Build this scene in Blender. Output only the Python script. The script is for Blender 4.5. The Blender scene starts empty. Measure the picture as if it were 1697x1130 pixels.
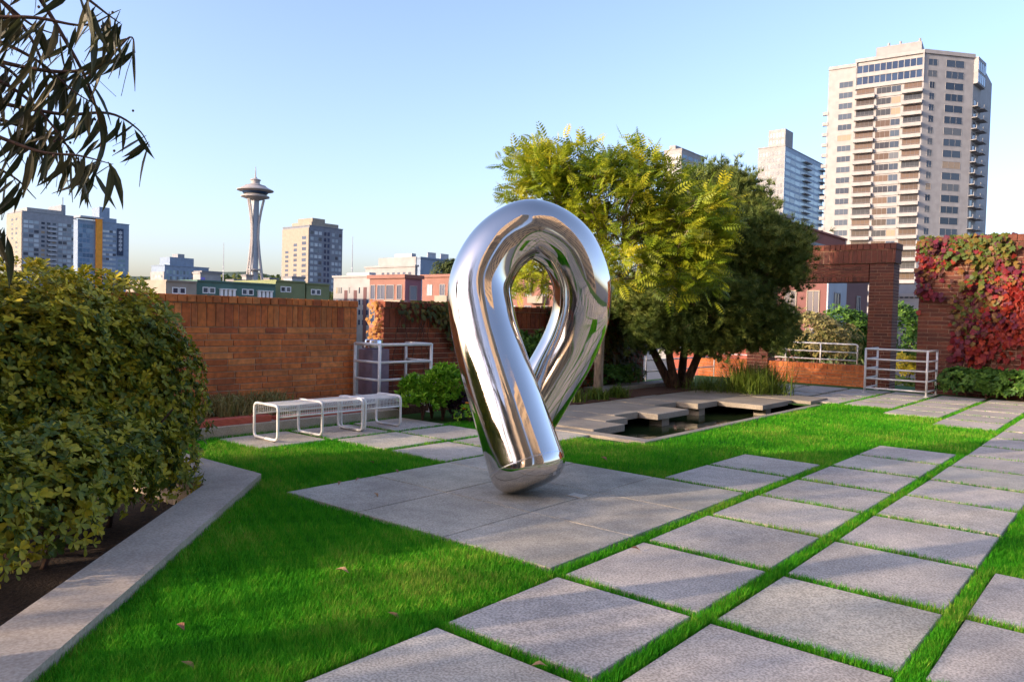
import bpy, math, random
import numpy as np
from mathutils import Matrix, Vector
R = math.radians
random.seed(7)
rng = np.random.default_rng(11)
S = bpy.context.scene
COL = S.collection

# ------------------------------------------------------------------ camera, sky, sun, exposure
# World frame: X and Y follow the paving grid of the terrace, Z up, metres.
CAM = Vector((3.95, -2.87, 1.65)); YAW = 0.6986; PITCH = 0.0311; ROLL = 0.0253; FPX = 1262.6
cam_data = bpy.data.cameras.new('camera'); cam = bpy.data.objects.new('camera', cam_data); COL.objects.link(cam)
cam_data.sensor_width = 36.0; cam_data.lens = 36.0 * FPX / 1697.0
cam_data.clip_start = 0.05; cam_data.clip_end = 9000
CAMR = Matrix.Rotation(YAW, 4, 'Z') @ Matrix.Rotation(math.pi/2 - PITCH, 4, 'X') @ Matrix.Rotation(ROLL, 4, 'Z')
cam.matrix_world = Matrix.Translation(CAM) @ CAMR
S.camera = cam

SUN_AZ = R(207.0); SUN_EL = R(15.0)          # azimuth clockwise from +Y
world = bpy.data.worlds.new('World'); S.world = world; world.use_nodes = True
wn = world.node_tree.nodes; wl = world.node_tree.links
sky = wn.new('ShaderNodeTexSky'); sky.sky_type = 'NISHITA'; sky.sun_disc = False
sky.sun_elevation = SUN_EL; sky.sun_rotation = SUN_AZ
sky.air_density = 1.0; sky.dust_density = 2.6; sky.ozone_density = 3.0; sky.altitude = 50
tint = wn.new('ShaderNodeMix'); tint.data_type = 'RGBA'; tint.blend_type = 'MULTIPLY'; tint.inputs[0].default_value = 1.0; tint.inputs[7].default_value = (1.04, 0.92, 0.97, 1)   # white balance of the whole sky
hs = wn.new('ShaderNodeHueSaturation'); hs.inputs['Saturation'].default_value = 0.96; wl.new(sky.outputs[0], hs.inputs['Color']); wl.new(hs.outputs[0], tint.inputs[6]); wl.new(tint.outputs[2], wn['Background'].inputs[0]); wn['Background'].inputs[1].default_value = 0.15
sd = bpy.data.lights.new('sun', 'SUN'); sun = bpy.data.objects.new('sun', sd); COL.objects.link(sun)
sd.energy = 2.3; sd.angle = R(0.6); sd.color = (1.0, 0.79, 0.58)
tosun = Vector((math.sin(SUN_AZ)*math.cos(SUN_EL), math.cos(SUN_AZ)*math.cos(SUN_EL), math.sin(SUN_EL)))
sun.rotation_euler = tosun.to_track_quat('Z', 'Y').to_euler()
S.view_settings.view_transform = 'Standard'; S.view_settings.look = 'None'
S.view_settings.gamma = 1; S.view_settings.use_curve_mapping = False
S.view_settings.exposure = 1.64
S.render.engine = 'CYCLES'
S.cycles.max_bounces = 7; S.cycles.transparent_max_bounces = 6
S.cycles.caustics_reflective = False; S.cycles.caustics_refractive = False

# ------------------------------------------------------------------ survey helpers (ray of a sight line, used to set out the far town)
def ray(px, py):
    v = CAMR.to_3x3() @ Vector(((px-848.5)/FPX, (565-py)/FPX, -1.0))
    return v
FWD = Vector((-math.sin(YAW), math.cos(YAW))); RGT = Vector((math.cos(YAW), math.sin(YAW)))
def at(px, py, depth):
    r = ray(px, py); t = depth / (r.x*FWD.x + r.y*FWD.y); return CAM + r*t
def on_x(px, py, X): r = ray(px, py); return CAM + r*((X-CAM.x)/r.x)
def on_y(px, py, Y): r = ray(px, py); return CAM + r*((Y-CAM.y)/r.y)
def on_z(px, py, Z=0.0): r = ray(px, py); return CAM + r*((Z-CAM.z)/r.z)
def camdir(deg):                      # horizontal direction, degrees to the right of the view axis
    a = R(deg); v = FWD*math.cos(a) + RGT*math.sin(a); return v

# ------------------------------------------------------------------ materials
MATS = {}
def new_mat(name):
    m = bpy.data.materials.new(name); m.use_nodes = True; MATS[name] = m
    return m, m.node_tree.nodes, m.node_tree.links, m.node_tree.nodes['Principled BSDF']
def ramp(nodes, cols, interp='LINEAR'):
    r = nodes.new('ShaderNodeValToRGB'); e = r.color_ramp.elements; r.color_ramp.interpolation = interp
    n = len(cols)
    while len(e) < n: e.new(0.5)
    for i, c in enumerate(cols):
        if len(c) == 4: pos, c = c[0], c[1:]
        else: pos = i/(n-1) if n > 1 else 0
        e[i].position = pos; e[i].color = (*c, 1)
    return r
def pm(name, cols, scale=5, rough=0.7, detail=5, bump=0.0, bscale=None, metallic=0.0, src='pos', spec=0.4, stretch=(1,1,1), spread=(0.3,0.7), second=None, bdist=0.01, coat=0, objvar=0):
    m, n, l, b = new_mat(name)
    g = n.new('ShaderNodeNewGeometry'); mp = n.new('ShaderNodeMapping'); mp.inputs['Scale'].default_value = stretch
    l.new(g.outputs['Position'], mp.inputs['Vector'])
    nz = n.new('ShaderNodeTexNoise'); nz.inputs['Scale'].default_value = scale; nz.inputs['Detail'].default_value = detail
    l.new(mp.outputs[0], nz.inputs['Vector'])
    c0 = cols
    if src == 'pos':
        k = len(cols); cc = [(spread[0]+(spread[1]-spread[0])*i/max(1,k-1), *c) for i, c in enumerate(cols)]
        rp = ramp(n, cc); l.new(nz.outputs['Fac'], rp.inputs[0]); out = rp.outputs[0]
    elif src == 'obj':
        oi = n.new('ShaderNodeObjectInfo'); rp = ramp(n, cols); l.new(oi.outputs['Random'], rp.inputs[0])
        mx = n.new('ShaderNodeMix'); mx.data_type = 'RGBA'; mx.blend_type = 'MULTIPLY'; mx.inputs[0].default_value = 0.75
        r2 = ramp(n, [(spread[0], .55,.55,.55), (spread[1], 1.25,1.2,1.15)]); l.new(nz.outputs['Fac'], r2.inputs[0])
        l.new(rp.outputs[0], mx.inputs[6]); l.new(r2.outputs[0], mx.inputs[7]); out = mx.outputs[2]
    if second:                         # (scale, low, high, amount): large soft stains or fine speckle multiplied in
        for (s2, lo, hi, amt) in second:
            n2 = n.new('ShaderNodeTexNoise'); n2.inputs['Scale'].default_value = s2; n2.inputs['Detail'].default_value = 3
            l.new(g.outputs['Position'], n2.inputs['Vector'])
            r3 = ramp(n, [(0.33, lo, lo, lo), (0.67, hi, hi, hi)]); l.new(n2.outputs['Fac'], r3.inputs[0])
            mx = n.new('ShaderNodeMix'); mx.data_type = 'RGBA'; mx.blend_type = 'MULTIPLY'; mx.inputs[0].default_value = amt
            l.new(out, mx.inputs[6]); l.new(r3.outputs[0], mx.inputs[7]); out = mx.outputs[2]
    if objvar:
        oi = n.new('ShaderNodeObjectInfo'); r3 = ramp(n, [(0.0, 1-objvar, 1-objvar*1.05, 1-objvar), (0.5, 1, 1-objvar*.25, 1-objvar*.15), (1.0, 1, 1, 1-objvar*.45)]); l.new(oi.outputs['Random'], r3.inputs[0])
        mx = n.new('ShaderNodeMix'); mx.data_type = 'RGBA'; mx.blend_type = 'MULTIPLY'; mx.inputs[0].default_value = 1; l.new(out, mx.inputs[6]); l.new(r3.outputs[0], mx.inputs[7]); out = mx.outputs[2]
    l.new(out, b.inputs['Base Color'])
    b.inputs['Roughness'].default_value = rough; b.inputs['Metallic'].default_value = metallic
    b.inputs['Specular IOR Level'].default_value = spec
    if bump:
        bp = n.new('ShaderNodeBump'); bp.inputs['Strength'].default_value = bump; bp.inputs['Distance'].default_value = bdist
        nb = n.new('ShaderNodeTexNoise'); nb.inputs['Scale'].default_value = bscale or scale*3; nb.inputs['Detail'].default_value = 4
        l.new(g.outputs['Position'], nb.inputs['Vector']); l.new(nb.outputs['Fac'], bp.inputs['Height']); l.new(bp.outputs[0], b.inputs['Normal'])
    return m
def leafm(name, cols, trans=0.3, rough=0.55, spec=0.3, tcol=None):
    """foliage: colour per leaf from the 'rnd' attribute (or the object's random number for single leaves)"""
    m, n, l, b = new_mat(name)
    at_ = n.new('ShaderNodeAttribute'); at_.attribute_name = 'rnd'
    oi = n.new('ShaderNodeObjectInfo'); ad = n.new('ShaderNodeMath'); ad.operation = 'ADD'
    ml = n.new('ShaderNodeMath'); ml.operation = 'MULTIPLY'; ml.inputs[1].default_value = 0.0
    l.new(oi.outputs['Random'], ml.inputs[0]); l.new(ml.outputs[0], ad.inputs[0]); l.new(at_.outputs['Fac'], ad.inputs[1])
    rp = ramp(n, cols); l.new(ad.outputs[0], rp.inputs[0]); l.new(rp.outputs[0], b.inputs['Base Color'])
    b.inputs['Roughness'].default_value = rough; b.inputs['Specular IOR Level'].default_value = spec
    t = n.new('ShaderNodeBsdfTranslucent'); mx = n.new('ShaderNodeMixShader'); mx.inputs[0].default_value = trans
    l.new(rp.outputs[0], t.inputs['Color']); l.new(b.outputs[0], mx.inputs[1]); l.new(t.outputs[0], mx.inputs[2])
    l.new(mx.outputs[0], n['Material Output'].inputs['Surface'])
    m['rmul'] = ml.name
    return m
def leaf_single(name, cols, **k):
    m = leafm(name, cols, **k); m.node_tree.nodes[m['rmul']].inputs[1].default_value = 1.0; return m

BRICKS = [(0.50,0.130,0.036),(0.64,0.200,0.052),(0.57,0.155,0.042),(0.70,0.25,0.075),(0.42,0.105,0.036)]
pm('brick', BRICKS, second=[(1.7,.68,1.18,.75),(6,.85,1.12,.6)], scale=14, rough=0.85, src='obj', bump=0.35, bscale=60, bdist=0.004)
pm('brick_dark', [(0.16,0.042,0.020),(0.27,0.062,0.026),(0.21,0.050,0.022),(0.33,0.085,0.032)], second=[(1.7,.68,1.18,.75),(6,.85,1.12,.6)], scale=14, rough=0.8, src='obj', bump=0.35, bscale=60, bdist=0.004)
pm('brick_shade', [(0.085,0.028,0.018),(0.16,0.045,0.024),(0.12,0.036,0.022),(0.20,0.060,0.030)], scale=14, rough=0.8, src='obj', bump=0.35, bscale=60, bdist=0.004)  # darker copy of brick_dark: shade of the far walls put into the colour
pm('mortar', [(0.36,0.24,0.16),(0.48,0.34,0.24)], scale=30, rough=0.95, bump=0.3, bscale=90)
pm('granite', [(0.32,0.285,0.23),(0.62,0.56,0.46)], scale=75, rough=0.8, detail=3, bump=0.22, bscale=130, bdist=0.003, spread=(0.36,0.62), second=[(1.3,0.74,1.12,0.8),(9,0.84,1.1,0.7)], objvar=.16)
pm('pad_stone', [(0.32,0.285,0.22),(0.55,0.50,0.39)], scale=90, rough=0.75, detail=3, bump=0.18, bscale=150, bdist=0.003, spread=(0.36,0.62), second=[(1.1,0.66,1.14,0.85),(5,0.82,1.1,0.7)], objvar=.1)
pm('concrete', [(0.36,0.285,0.21),(0.54,0.45,0.35)], scale=60, rough=0.85, detail=4, bump=0.25, bscale=110, bdist=0.004, second=[(1.6,0.78,1.1,0.8),(7,0.86,1.08,0.6)])
pm('deck_stone', [(0.25,0.21,0.16),(0.36,0.31,0.24)], scale=50, rough=0.8, detail=4, bump=0.25, bscale=90, bdist=0.004, second=[(1.4,0.75,1.1,0.8)])
pm('soil', [(0.020,0.012,0.008),(0.07,0.042,0.025)], scale=40, rough=1, bump=0.8, bscale=50, bdist=0.02)
pm('mulch', [(0.05,0.022,0.012),(0.17,0.075,0.035)], scale=45, rough=1, bump=0.9, bscale=60, bdist=0.02)
pm('turf', [(0.022,0.075,0.006),(0.045,0.115,0.010)], scale=35, rough=1, bump=0.6, bscale=90, bdist=0.01)
pm('white_paint', [(0.72,0.70,0.66),(0.82,0.80,0.77)], scale=9, rough=0.38, bump=0.03, second=[(40,0.88,1.02,0.5)])
pm('red_timber', [(0.40,0.075,0.045),(0.56,0.13,0.08)], scale=12, rough=0.7, stretch=(6,1,6), bump=0.3, bscale=60)
pm('mauve_stone', [(0.20,0.15,0.19),(0.28,0.21,0.25)], scale=8, rough=0.8, bump=0.15, bscale=60)
pm('bark', [(0.16,0.12,0.085),(0.36,0.27,0.19)], scale=20, rough=0.95, stretch=(1,1,0.25), bump=0.8, bscale=35, bdist=0.015)
pm('bark_dark', [(0.035,0.022,0.015),(0.13,0.07,0.045)], scale=18, rough=0.95, stretch=(1,1,0.25), bump=0.9, bscale=30, bdist=0.02)
pm('twig', [(0.05,0.025,0.018),(0.12,0.06,0.04)], scale=30, rough=0.8)
pm('plaque_stone', [(0.50,0.45,0.37),(0.62,0.57,0.48)], scale=40, rough=0.6)
# mirror-polished steel with faint smears
m, n, l, b = new_mat('steel')
b.inputs['Metallic'].default_value = 1; b.inputs['Base Color'].default_value = (0.69,0.635,0.575,1)
g = n.new('ShaderNodeNewGeometry'); nz = n.new('ShaderNodeTexNoise'); nz.inputs['Scale'].default_value = 3.5; nz.inputs['Detail'].default_value = 8
l.new(g.outputs['Position'], nz.inputs['Vector'])
mr = n.new('ShaderNodeMapRange'); mr.inputs[1].default_value = 0.35; mr.inputs[2].default_value = 0.75; mr.inputs[3].default_value = 0.03; mr.inputs[4].default_value = 0.14
l.new(nz.outputs['Fac'], mr.inputs[0]); l.new(mr.outputs[0], b.inputs['Roughness'])
n2 = n.new('ShaderNodeTexNoise'); n2.inputs['Scale'].default_value = 5; n2.inputs['Detail'].default_value = 2; l.new(g.outputs['Position'], n2.inputs['Vector'])
bp = n.new('ShaderNodeBump'); bp.inputs['Strength'].default_value = 0.05; bp.inputs['Distance'].default_value = 0.02; l.new(n2.outputs['Fac'], bp.inputs['Height']); l.new(bp.outputs[0], b.inputs['Normal'])
pm('bin_steel', [(0.6,0.6,0.62),(0.7,0.7,0.72)], rough=0.22, metallic=1)
# pond water
m, n, l, b = new_mat('water')
b.inputs['Base Color'].default_value = (0.018,0.030,0.010,1); b.inputs['Roughness'].default_value = 0.03; b.inputs['IOR'].default_value = 1.33
g = n.new('ShaderNodeNewGeometry'); nz = n.new('ShaderNodeTexNoise'); nz.inputs['Scale'].default_value = 7; l.new(g.outputs['Position'], nz.inputs['Vector'])
bp = n.new('ShaderNodeBump'); bp.inputs['Strength'].default_value = 0.12; bp.inputs['Distance'].default_value = 0.03; l.new(nz.outputs['Fac'], bp.inputs['Height']); l.new(bp.outputs[0], b.inputs['Normal'])
# foliage
leafm('grass', [(0.018,0.15,0.006),(0.035,0.27,0.008),(0.065,0.36,0.012),(0.13,0.42,0.018),(0.34,0.44,0.06)], trans=0.3, rough=0.7, spec=0.08)
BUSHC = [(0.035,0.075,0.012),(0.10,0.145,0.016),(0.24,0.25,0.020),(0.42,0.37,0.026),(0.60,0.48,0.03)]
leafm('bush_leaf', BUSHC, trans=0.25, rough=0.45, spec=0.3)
leaf_single('bush_leaf_single', BUSHC, trans=0.25, rough=0.45, spec=0.3)
leafm('sumac_leaf', [(0.075,0.14,0.010),(0.18,0.26,0.014),(0.36,0.39,0.020),(0.56,0.48,0.028)], trans=0.4, rough=0.5)
leafm('pine_needle', [(0.045,0.085,0.018),(0.105,0.155,0.028),(0.24,0.26,0.05)], trans=0.12, rough=0.6)
EUC = [(0.028,0.036,0.014),(0.055,0.060,0.022),(0.11,0.085,0.035)]
leaf_single('eucalyptus_leaf', EUC, trans=0.32, rough=0.45)
leafm('eucalyptus_crown', EUC, trans=0.15, rough=0.45)
IVYC = [(0.0,0.22,0.016,0.012),(0.22,0.34,0.045,0.016),(0.40,0.20,0.018,0.030),(0.58,0.085,0.020,0.042),(0.70,0.25,0.11,0.028),(0.84,0.13,0.14,0.022),(1.0,0.07,0.11,0.018)]
leafm('ivy_leaf', IVYC, trans=0.25, rough=0.5)
leafm('green_ivy', [(0.03,0.045,0.010),(0.08,0.085,0.016),(0.16,0.12,0.022)], trans=0.25)
leafm('orange_ivy', [(0.38,0.13,0.025),(0.50,0.24,0.05),(0.42,0.20,0.035)], trans=0.3)
leafm('bright_shrub', [(0.09,0.24,0.010),(0.18,0.40,0.016),(0.34,0.54,0.04)], trans=0.35)
leafm('hedge_leaf', [(0.03,0.085,0.012),(0.065,0.155,0.018),(0.14,0.25,0.028)], trans=0.25)
leafm('purple_leaf', [(0.020,0.010,0.022),(0.045,0.018,0.040)], trans=0.15)
leafm('dry_leaf', [(0.24,0.20,0.06),(0.40,0.33,0.13),(0.18,0.21,0.05)], trans=0.3)
leafm('reed_leaf', [(0.06,0.12,0.012),(0.13,0.20,0.02),(0.20,0.24,0.04)], trans=0.3)
leafm('yellow_leaf', [(0.50,0.38,0.02),(0.62,0.50,0.04)], trans=0.3)
leafm('orange_petal', [(0.75,0.24,0.02),(0.80,0.40,0.03)], trans=0.3)
leafm('white_petal', [(0.75,0.72,0.65),(0.8,0.78,0.72)], trans=0.3)
leafm('tree_far', [(0.03,0.055,0.015),(0.06,0.09,0.02),(0.10,0.12,0.03)], trans=0.2)
leaf_single('fallen', [(0.30,0.17,0.07),(0.42,0.27,0.14),(0.24,0.10,0.05)], trans=0.1)
# town
def flat(name, c, rough=0.8, var=0.12, scale=0.6, metallic=0, spec=0.4):
    return pm(name, [tuple(x*(1-var) for x in c), tuple(min(1,x*(1+var)) for x in c)], scale=scale, rough=rough, metallic=metallic, spec=spec)
flat('white_wall', (0.27,0.265,0.26)); flat('tower_wall', (0.31,0.30,0.292)); flat('cream_wall', (0.27,0.235,0.185)); flat('grey_wall', (0.23,0.24,0.26)); flat('blue_wall', (0.19,0.25,0.33)); flat('pale_blue_wall', (0.30,0.38,0.46)); flat('slate_wall', (0.17,0.185,0.215))
flat('pink_wall', (0.22,0.105,0.08)); flat('mauve_wall', (0.22,0.11,0.13)); flat('green_wall', (0.075,0.15,0.12)); flat('olive_wall', (0.17,0.20,0.09)); flat('orange_wall', (0.72,0.28,0.03))
flat('roof_grey', (0.16,0.16,0.17)); flat('dark_slot', (0.11,0.05,0.05)); flat('city_ground', (0.10,0.10,0.10), scale=0.02); flat('hill', (0.05,0.075,0.04), scale=0.02, var=0.4)
flat('tower_steel', (0.36,0.33,0.31)); flat('tower_dark', (0.13,0.13,0.14)); flat('red_brick_far', (0.24,0.062,0.038)); flat('banner_dark', (0.03,0.045,0.08)); flat('steel_grey', (0.35,0.37,0.40))
flat('asphalt', (0.05,0.05,0.05)); flat('rose_brick', (0.15,0.062,0.055)); flat('purple_door', (0.20,0.17,0.50)); flat('beige_wall', (0.60,0.44,0.27)); flat('teal_wall', (0.14,0.26,0.27))
def glassm(name, cols, rough=0.08):
    m, n, l, b = new_mat(name)
    oi = n.new('ShaderNodeObjectInfo'); at_ = n.new('ShaderNodeAttribute'); at_.attribute_name = 'rnd'
    ad = n.new('ShaderNodeMath'); ad.operation = 'ADD'; l.new(oi.outputs['Random'], ad.inputs[0]); l.new(at_.outputs['Fac'], ad.inputs[1])
    fr = n.new('ShaderNodeMath'); fr.operation = 'FRACT'; l.new(ad.outputs[0], fr.inputs[0])
    rp = ramp(n, cols, 'CONSTANT'); l.new(fr.outputs[0], rp.inputs[0]); l.new(rp.outputs[0], b.inputs['Base Color'])
    b.inputs['Roughness'].default_value = rough; b.inputs['Specular IOR Level'].default_value = 0.35
    return m
glassm('glass', [(0.0,0.03,0.045,0.07),(0.35,0.05,0.07,0.10),(0.6,0.10,0.11,0.12),(0.75,0.28,0.21,0.14),(0.88,0.02,0.03,0.05)])
glassm('glass_warm', [(0.0,0.06,0.042,0.028),(0.25,0.085,0.052,0.03),(0.45,0.03,0.032,0.036),(0.75,0.12,0.075,0.045),(0.88,0.02,0.02,0.026)])
glassm('glass_blue', [(0.0,0.05,0.12,0.20),(0.4,0.09,0.18,0.28),(0.7,0.16,0.26,0.36)], rough=0.05)
glassm('glass_pale', [(0.0,0.16,0.25,0.28),(0.4,0.28,0.38,0.40),(0.7,0.10,0.14,0.17)], rough=0.1)
glassm('glass_sky', [(0.0,0.30,0.36,0.40),(0.4,0.42,0.47,0.50),(0.7,0.16,0.20,0.24),(0.85,0.05,0.06,0.08)], rough=0.1)  # pale panes: sky reflection put into the base colour
glassm('glass_slate', [(0.0,0.06,0.085,0.11),(0.4,0.10,0.13,0.16),(0.7,0.035,0.05,0.07)], rough=0.1)
glassm('glass_navy', [(0.0,0.012,0.03,0.075),(0.5,0.02,0.045,0.10)], rough=0.05)

# ------------------------------------------------------------------ object helpers
WM = {}
def link(o, parent=None, M=None):
    COL.objects.link(o); M = M or Matrix.Identity(4)
    o.matrix_basis = M
    if parent is not None:
        o.parent = parent; o.matrix_parent_inverse = WM[parent.name].inverted()
    WM[o.name] = M
    return o
def tag(o, label=None, cat=None, group=None, kind=None):
    if label: o['label'] = label
    if cat: o['category'] = cat
    if group: o['group'] = group
    if kind: o['kind'] = kind
    return o
def empty(name, loc, label, cat, group=None):
    o = bpy.data.objects.new(name, None); o.empty_display_size = 0.2
    link(o, None, Matrix.Translation(Vector(loc))); return tag(o, label, cat, group)
def V3(p): return Vector((p[0], p[1], p[2]))
class MB:
    def __init__(s): s.v = []; s.f = []; s.r = []
    def add(s, vs, fs, r=None):
        k = len(s.v); s.v += [tuple(x) for x in vs]; s.f += [tuple(i+k for i in q) for q in fs]
        s.r += [random.random() if r is None else r]*len(vs); return s
    def box(s, x0, x1, y0, y1, z0, z1, c=0):
        if c <= 0:
            vs = [(x0,y0,z0),(x1,y0,z0),(x1,y1,z0),(x0,y1,z0),(x0,y0,z1),(x1,y0,z1),(x1,y1,z1),(x0,y1,z1)]
            return s.add(vs, [(0,3,2,1),(4,5,6,7),(0,1,5,4),(1,2,6,5),(2,3,7,6),(3,0,4,7)])
        vs = [(x0,y0,z0),(x1,y0,z0),(x1,y1,z0),(x0,y1,z0),(x0,y0,z1-c),(x1,y0,z1-c),(x1,y1,z1-c),(x0,y1,z1-c),
              (x0+c,y0+c,z1),(x1-c,y0+c,z1),(x1-c,y1-c,z1),(x0+c,y1-c,z1)]
        fs = [(0,3,2,1),(8,9,10,11)]
        for i in range(4):
            j = (i+1) % 4; fs += [(i,j,4+j,4+i),(4+i,4+j,8+j,8+i)]
        return s.add(vs, fs)
    def prism(s, poly, z0, z1, c=0):
        n = len(poly)
        vs = [(p[0],p[1],z0) for p in poly] + [(p[0],p[1],z1) for p in poly]
        fs = [tuple(range(n))[::-1], tuple(range(n,2*n))] + [(i,(i+1)%n,n+(i+1)%n,n+i) for i in range(n)]
        return s.add(vs, fs)
    def tube(s, pts, r, n=8, cap=True):
        pts = [Vector(p) for p in pts]; m = len(pts); rs = r if hasattr(r, '__len__') else [r]*m
        t0 = (pts[1]-pts[0]).normalized(); a = t0.orthogonal().normalized(); vs = []; fs = []
        for i in range(m):
            t = (pts[min(i+1,m-1)]-pts[max(i-1,0)]).normalized()
            a = (a - t*a.dot(t)).normalized(); b = t.cross(a)
            for k in range(n):
                w = 2*math.pi*k/n; vs.append(pts[i] + (a*math.cos(w)+b*math.sin(w))*rs[i])
        for i in range(m-1):
            for k in range(n): fs.append((i*n+k, i*n+(k+1)%n, (i+1)*n+(k+1)%n, (i+1)*n+k))
        if cap: fs += [tuple(range(n))[::-1], tuple(range((m-1)*n, m*n))]
        return s.add(vs, fs)
    def lathe(s, prof, n=24, c=(0,0,0)):
        vs = []; fs = []; m = len(prof)
        for (r, z) in prof:
            for k in range(n):
                w = 2*math.pi*k/n; vs.append((c[0]+r*math.cos(w), c[1]+r*math.sin(w), c[2]+z))
        for i in range(m-1):
            for k in range(n): fs.append((i*n+k, i*n+(k+1)%n, (i+1)*n+(k+1)%n, (i+1)*n+k))
        fs += [tuple(range(n))[::-1], tuple(range((m-1)*n, m*n))]
        return s.add(vs, fs)
    def mesh(s, name, mat, smooth=False):
        me = bpy.data.meshes.new(name); me.from_pydata([tuple(v) for v in s.v], [], s.f); me.update()
        if mat: me.materials.append(MATS[mat])
        a = me.attributes.new('rnd', 'FLOAT', 'POINT'); a.data.foreach_set('value', np.array(s.r, dtype=np.float32))
        if smooth: me.polygons.foreach_set('use_smooth', [True]*len(me.polygons))
        return me
    def build(s, name, mat, parent=None, smooth=False):
        return link(bpy.data.objects.new(name, s.mesh(name, mat, smooth)), parent)
def inst(name, me, M, parent): return link(bpy.data.objects.new(name, me), parent, M)
def rounded_path(pts, r, k=5):
    """poly-line with rounded corners"""
    pts = [Vector(p) for p in pts]; out = [pts[0]]
    for i in range(1, len(pts)-1):
        a, b, c = pts[i-1], pts[i], pts[i+1]; d1 = (a-b).normalized(); d2 = (c-b).normalized()
        p, q = b+d1*r, b+d2*r
        for j in range(k+1):
            t = j/k; out.append(p*(1-t)**2 + b*2*t*(1-t) + q*t*t)
    return out + [pts[-1]]

# scattering of many small pieces into one mesh
def nrm(a): return a/np.maximum(np.linalg.norm(a, axis=-1, keepdims=True), 1e-9)
def frames(axis, normal):
    """rows: local x = side, y = along the leaf, z = leaf normal"""
    y = nrm(axis); x = nrm(np.cross(y, normal)); z = np.cross(x, y)
    return np.stack([x, y, z], axis=2)
def scatter(name, tv, tf, F, T, scale, mat, parent=None, rnd=None, smooth=False, kind='stuff'):
    tv = np.asarray(tv, float); K = len(T); n = len(tv)
    sc = np.asarray(scale, float)
    if sc.ndim == 0: sc = np.full(K, float(sc))
    P = np.einsum('kij,nj->kni', F, tv)*(sc[:,None,None] if sc.ndim == 1 else 1) + np.asarray(T)[:,None,:]
    V = P.reshape(-1, 3)
    sizes = np.array([len(q) for q in tf]); flat_ = np.concatenate([np.array(q) for q in tf])
    idx = (flat_[None,:] + (np.arange(K)*n)[:,None]).reshape(-1)
    lt = np.tile(sizes, K); ls = np.concatenate([[0], np.cumsum(lt)[:-1]])
    me = bpy.data.meshes.new(name); me.vertices.add(len(V)); me.vertices.foreach_set('co', V.astype(np.float32).ravel())
    me.loops.add(len(idx)); me.loops.foreach_set('vertex_index', idx.astype(np.int32))
    me.polygons.add(len(lt)); me.polygons.foreach_set('loop_start', ls.astype(np.int32))
    me.update(calc_edges=True)
    a = me.attributes.new('rnd', 'FLOAT', 'POINT')
    rn = rng.random(K) if rnd is None else np.asarray(rnd)
    a.data.foreach_set('value', np.repeat(rn, n).astype(np.float32))
    if smooth: me.polygons.foreach_set('use_smooth', np.ones(len(lt), bool))
    me.materials.append(MATS[mat])
    o = bpy.data.objects.new(name, me); link(o, parent)
    if kind: o['kind'] = kind
    return o
# leaf templates: y is the length (0..1), z the normal
def leaf_t(w, fold=0.12, droop=0.15):
    v = [(0,0,0),(w*.8,.35,fold*.6-droop*.1),(w,.62,fold-droop*.35),(0,1,-droop),(-w,.62,fold-droop*.35),(-w*.8,.35,fold*.6-droop*.1),(0,.55,-droop*.2)]
    return v, [(0,1,6),(1,2,6),(2,3,6),(3,4,6),(4,5,6),(5,0,6)]
def leaf_simple(w, droop=0.1): return [(0,0,0),(w,.5,.06),(0,1,-droop),(-w,.5,.06)], [(0,1,2),(0,2,3)]
OBOV = ([(0,0,0),(.14,.3,.03),(.27,.72,.05),(.12,.97,-.03),(-.12,.97,-.03),(-.27,.72,.05),(-.14,.3,.03),(0,.6,-.02)],
        [(0,1,7),(1,2,7),(2,3,7),(3,4,7),(4,5,7),(5,6,7),(6,0,7)])
OBL = ([(0,0,0),(.17,.42,.04),(.24,.78,.03),(0,1.0,-.04),(-.24,.78,.03),(-.17,.42,.04)], [(0,1,2,3),(0,3,4,5)])
BLADE = ([(-.5,0,0),(.5,0,0),(.36,.25,.6),(-.36,.25,.6),(0,.62,1.0)], [(0,1,2,3),(3,2,4)])
def rand_unit(k):
    a = rng.normal(size=(k,3)); return nrm(a)
def blob_points(c, rad, k, lump=0.18, inner=0.35, seed=0, flatbase=True):
    """points on and inside a lumpy ellipsoid; returns points and outward normals"""
    d = rand_unit(k); 
    if flatbase: d[:,2] = np.where(d[:,2] < -0.45, -d[:,2], d[:,2])
    rs = np.random.default_rng(seed); lobes = nrm(rs.normal(size=(14,3)))
    bump = np.max(np.clip((d@lobes.T - 0.72)/0.28, 0, 1), axis=1)
    rr = (1 - lump + 1.6*lump*bump) * (1 - inner*rng.random(k)**2.2)
    p = d*rr[:,None]*np.array(rad) + np.array(c)
    return p, nrm(d/np.array(rad))
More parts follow.
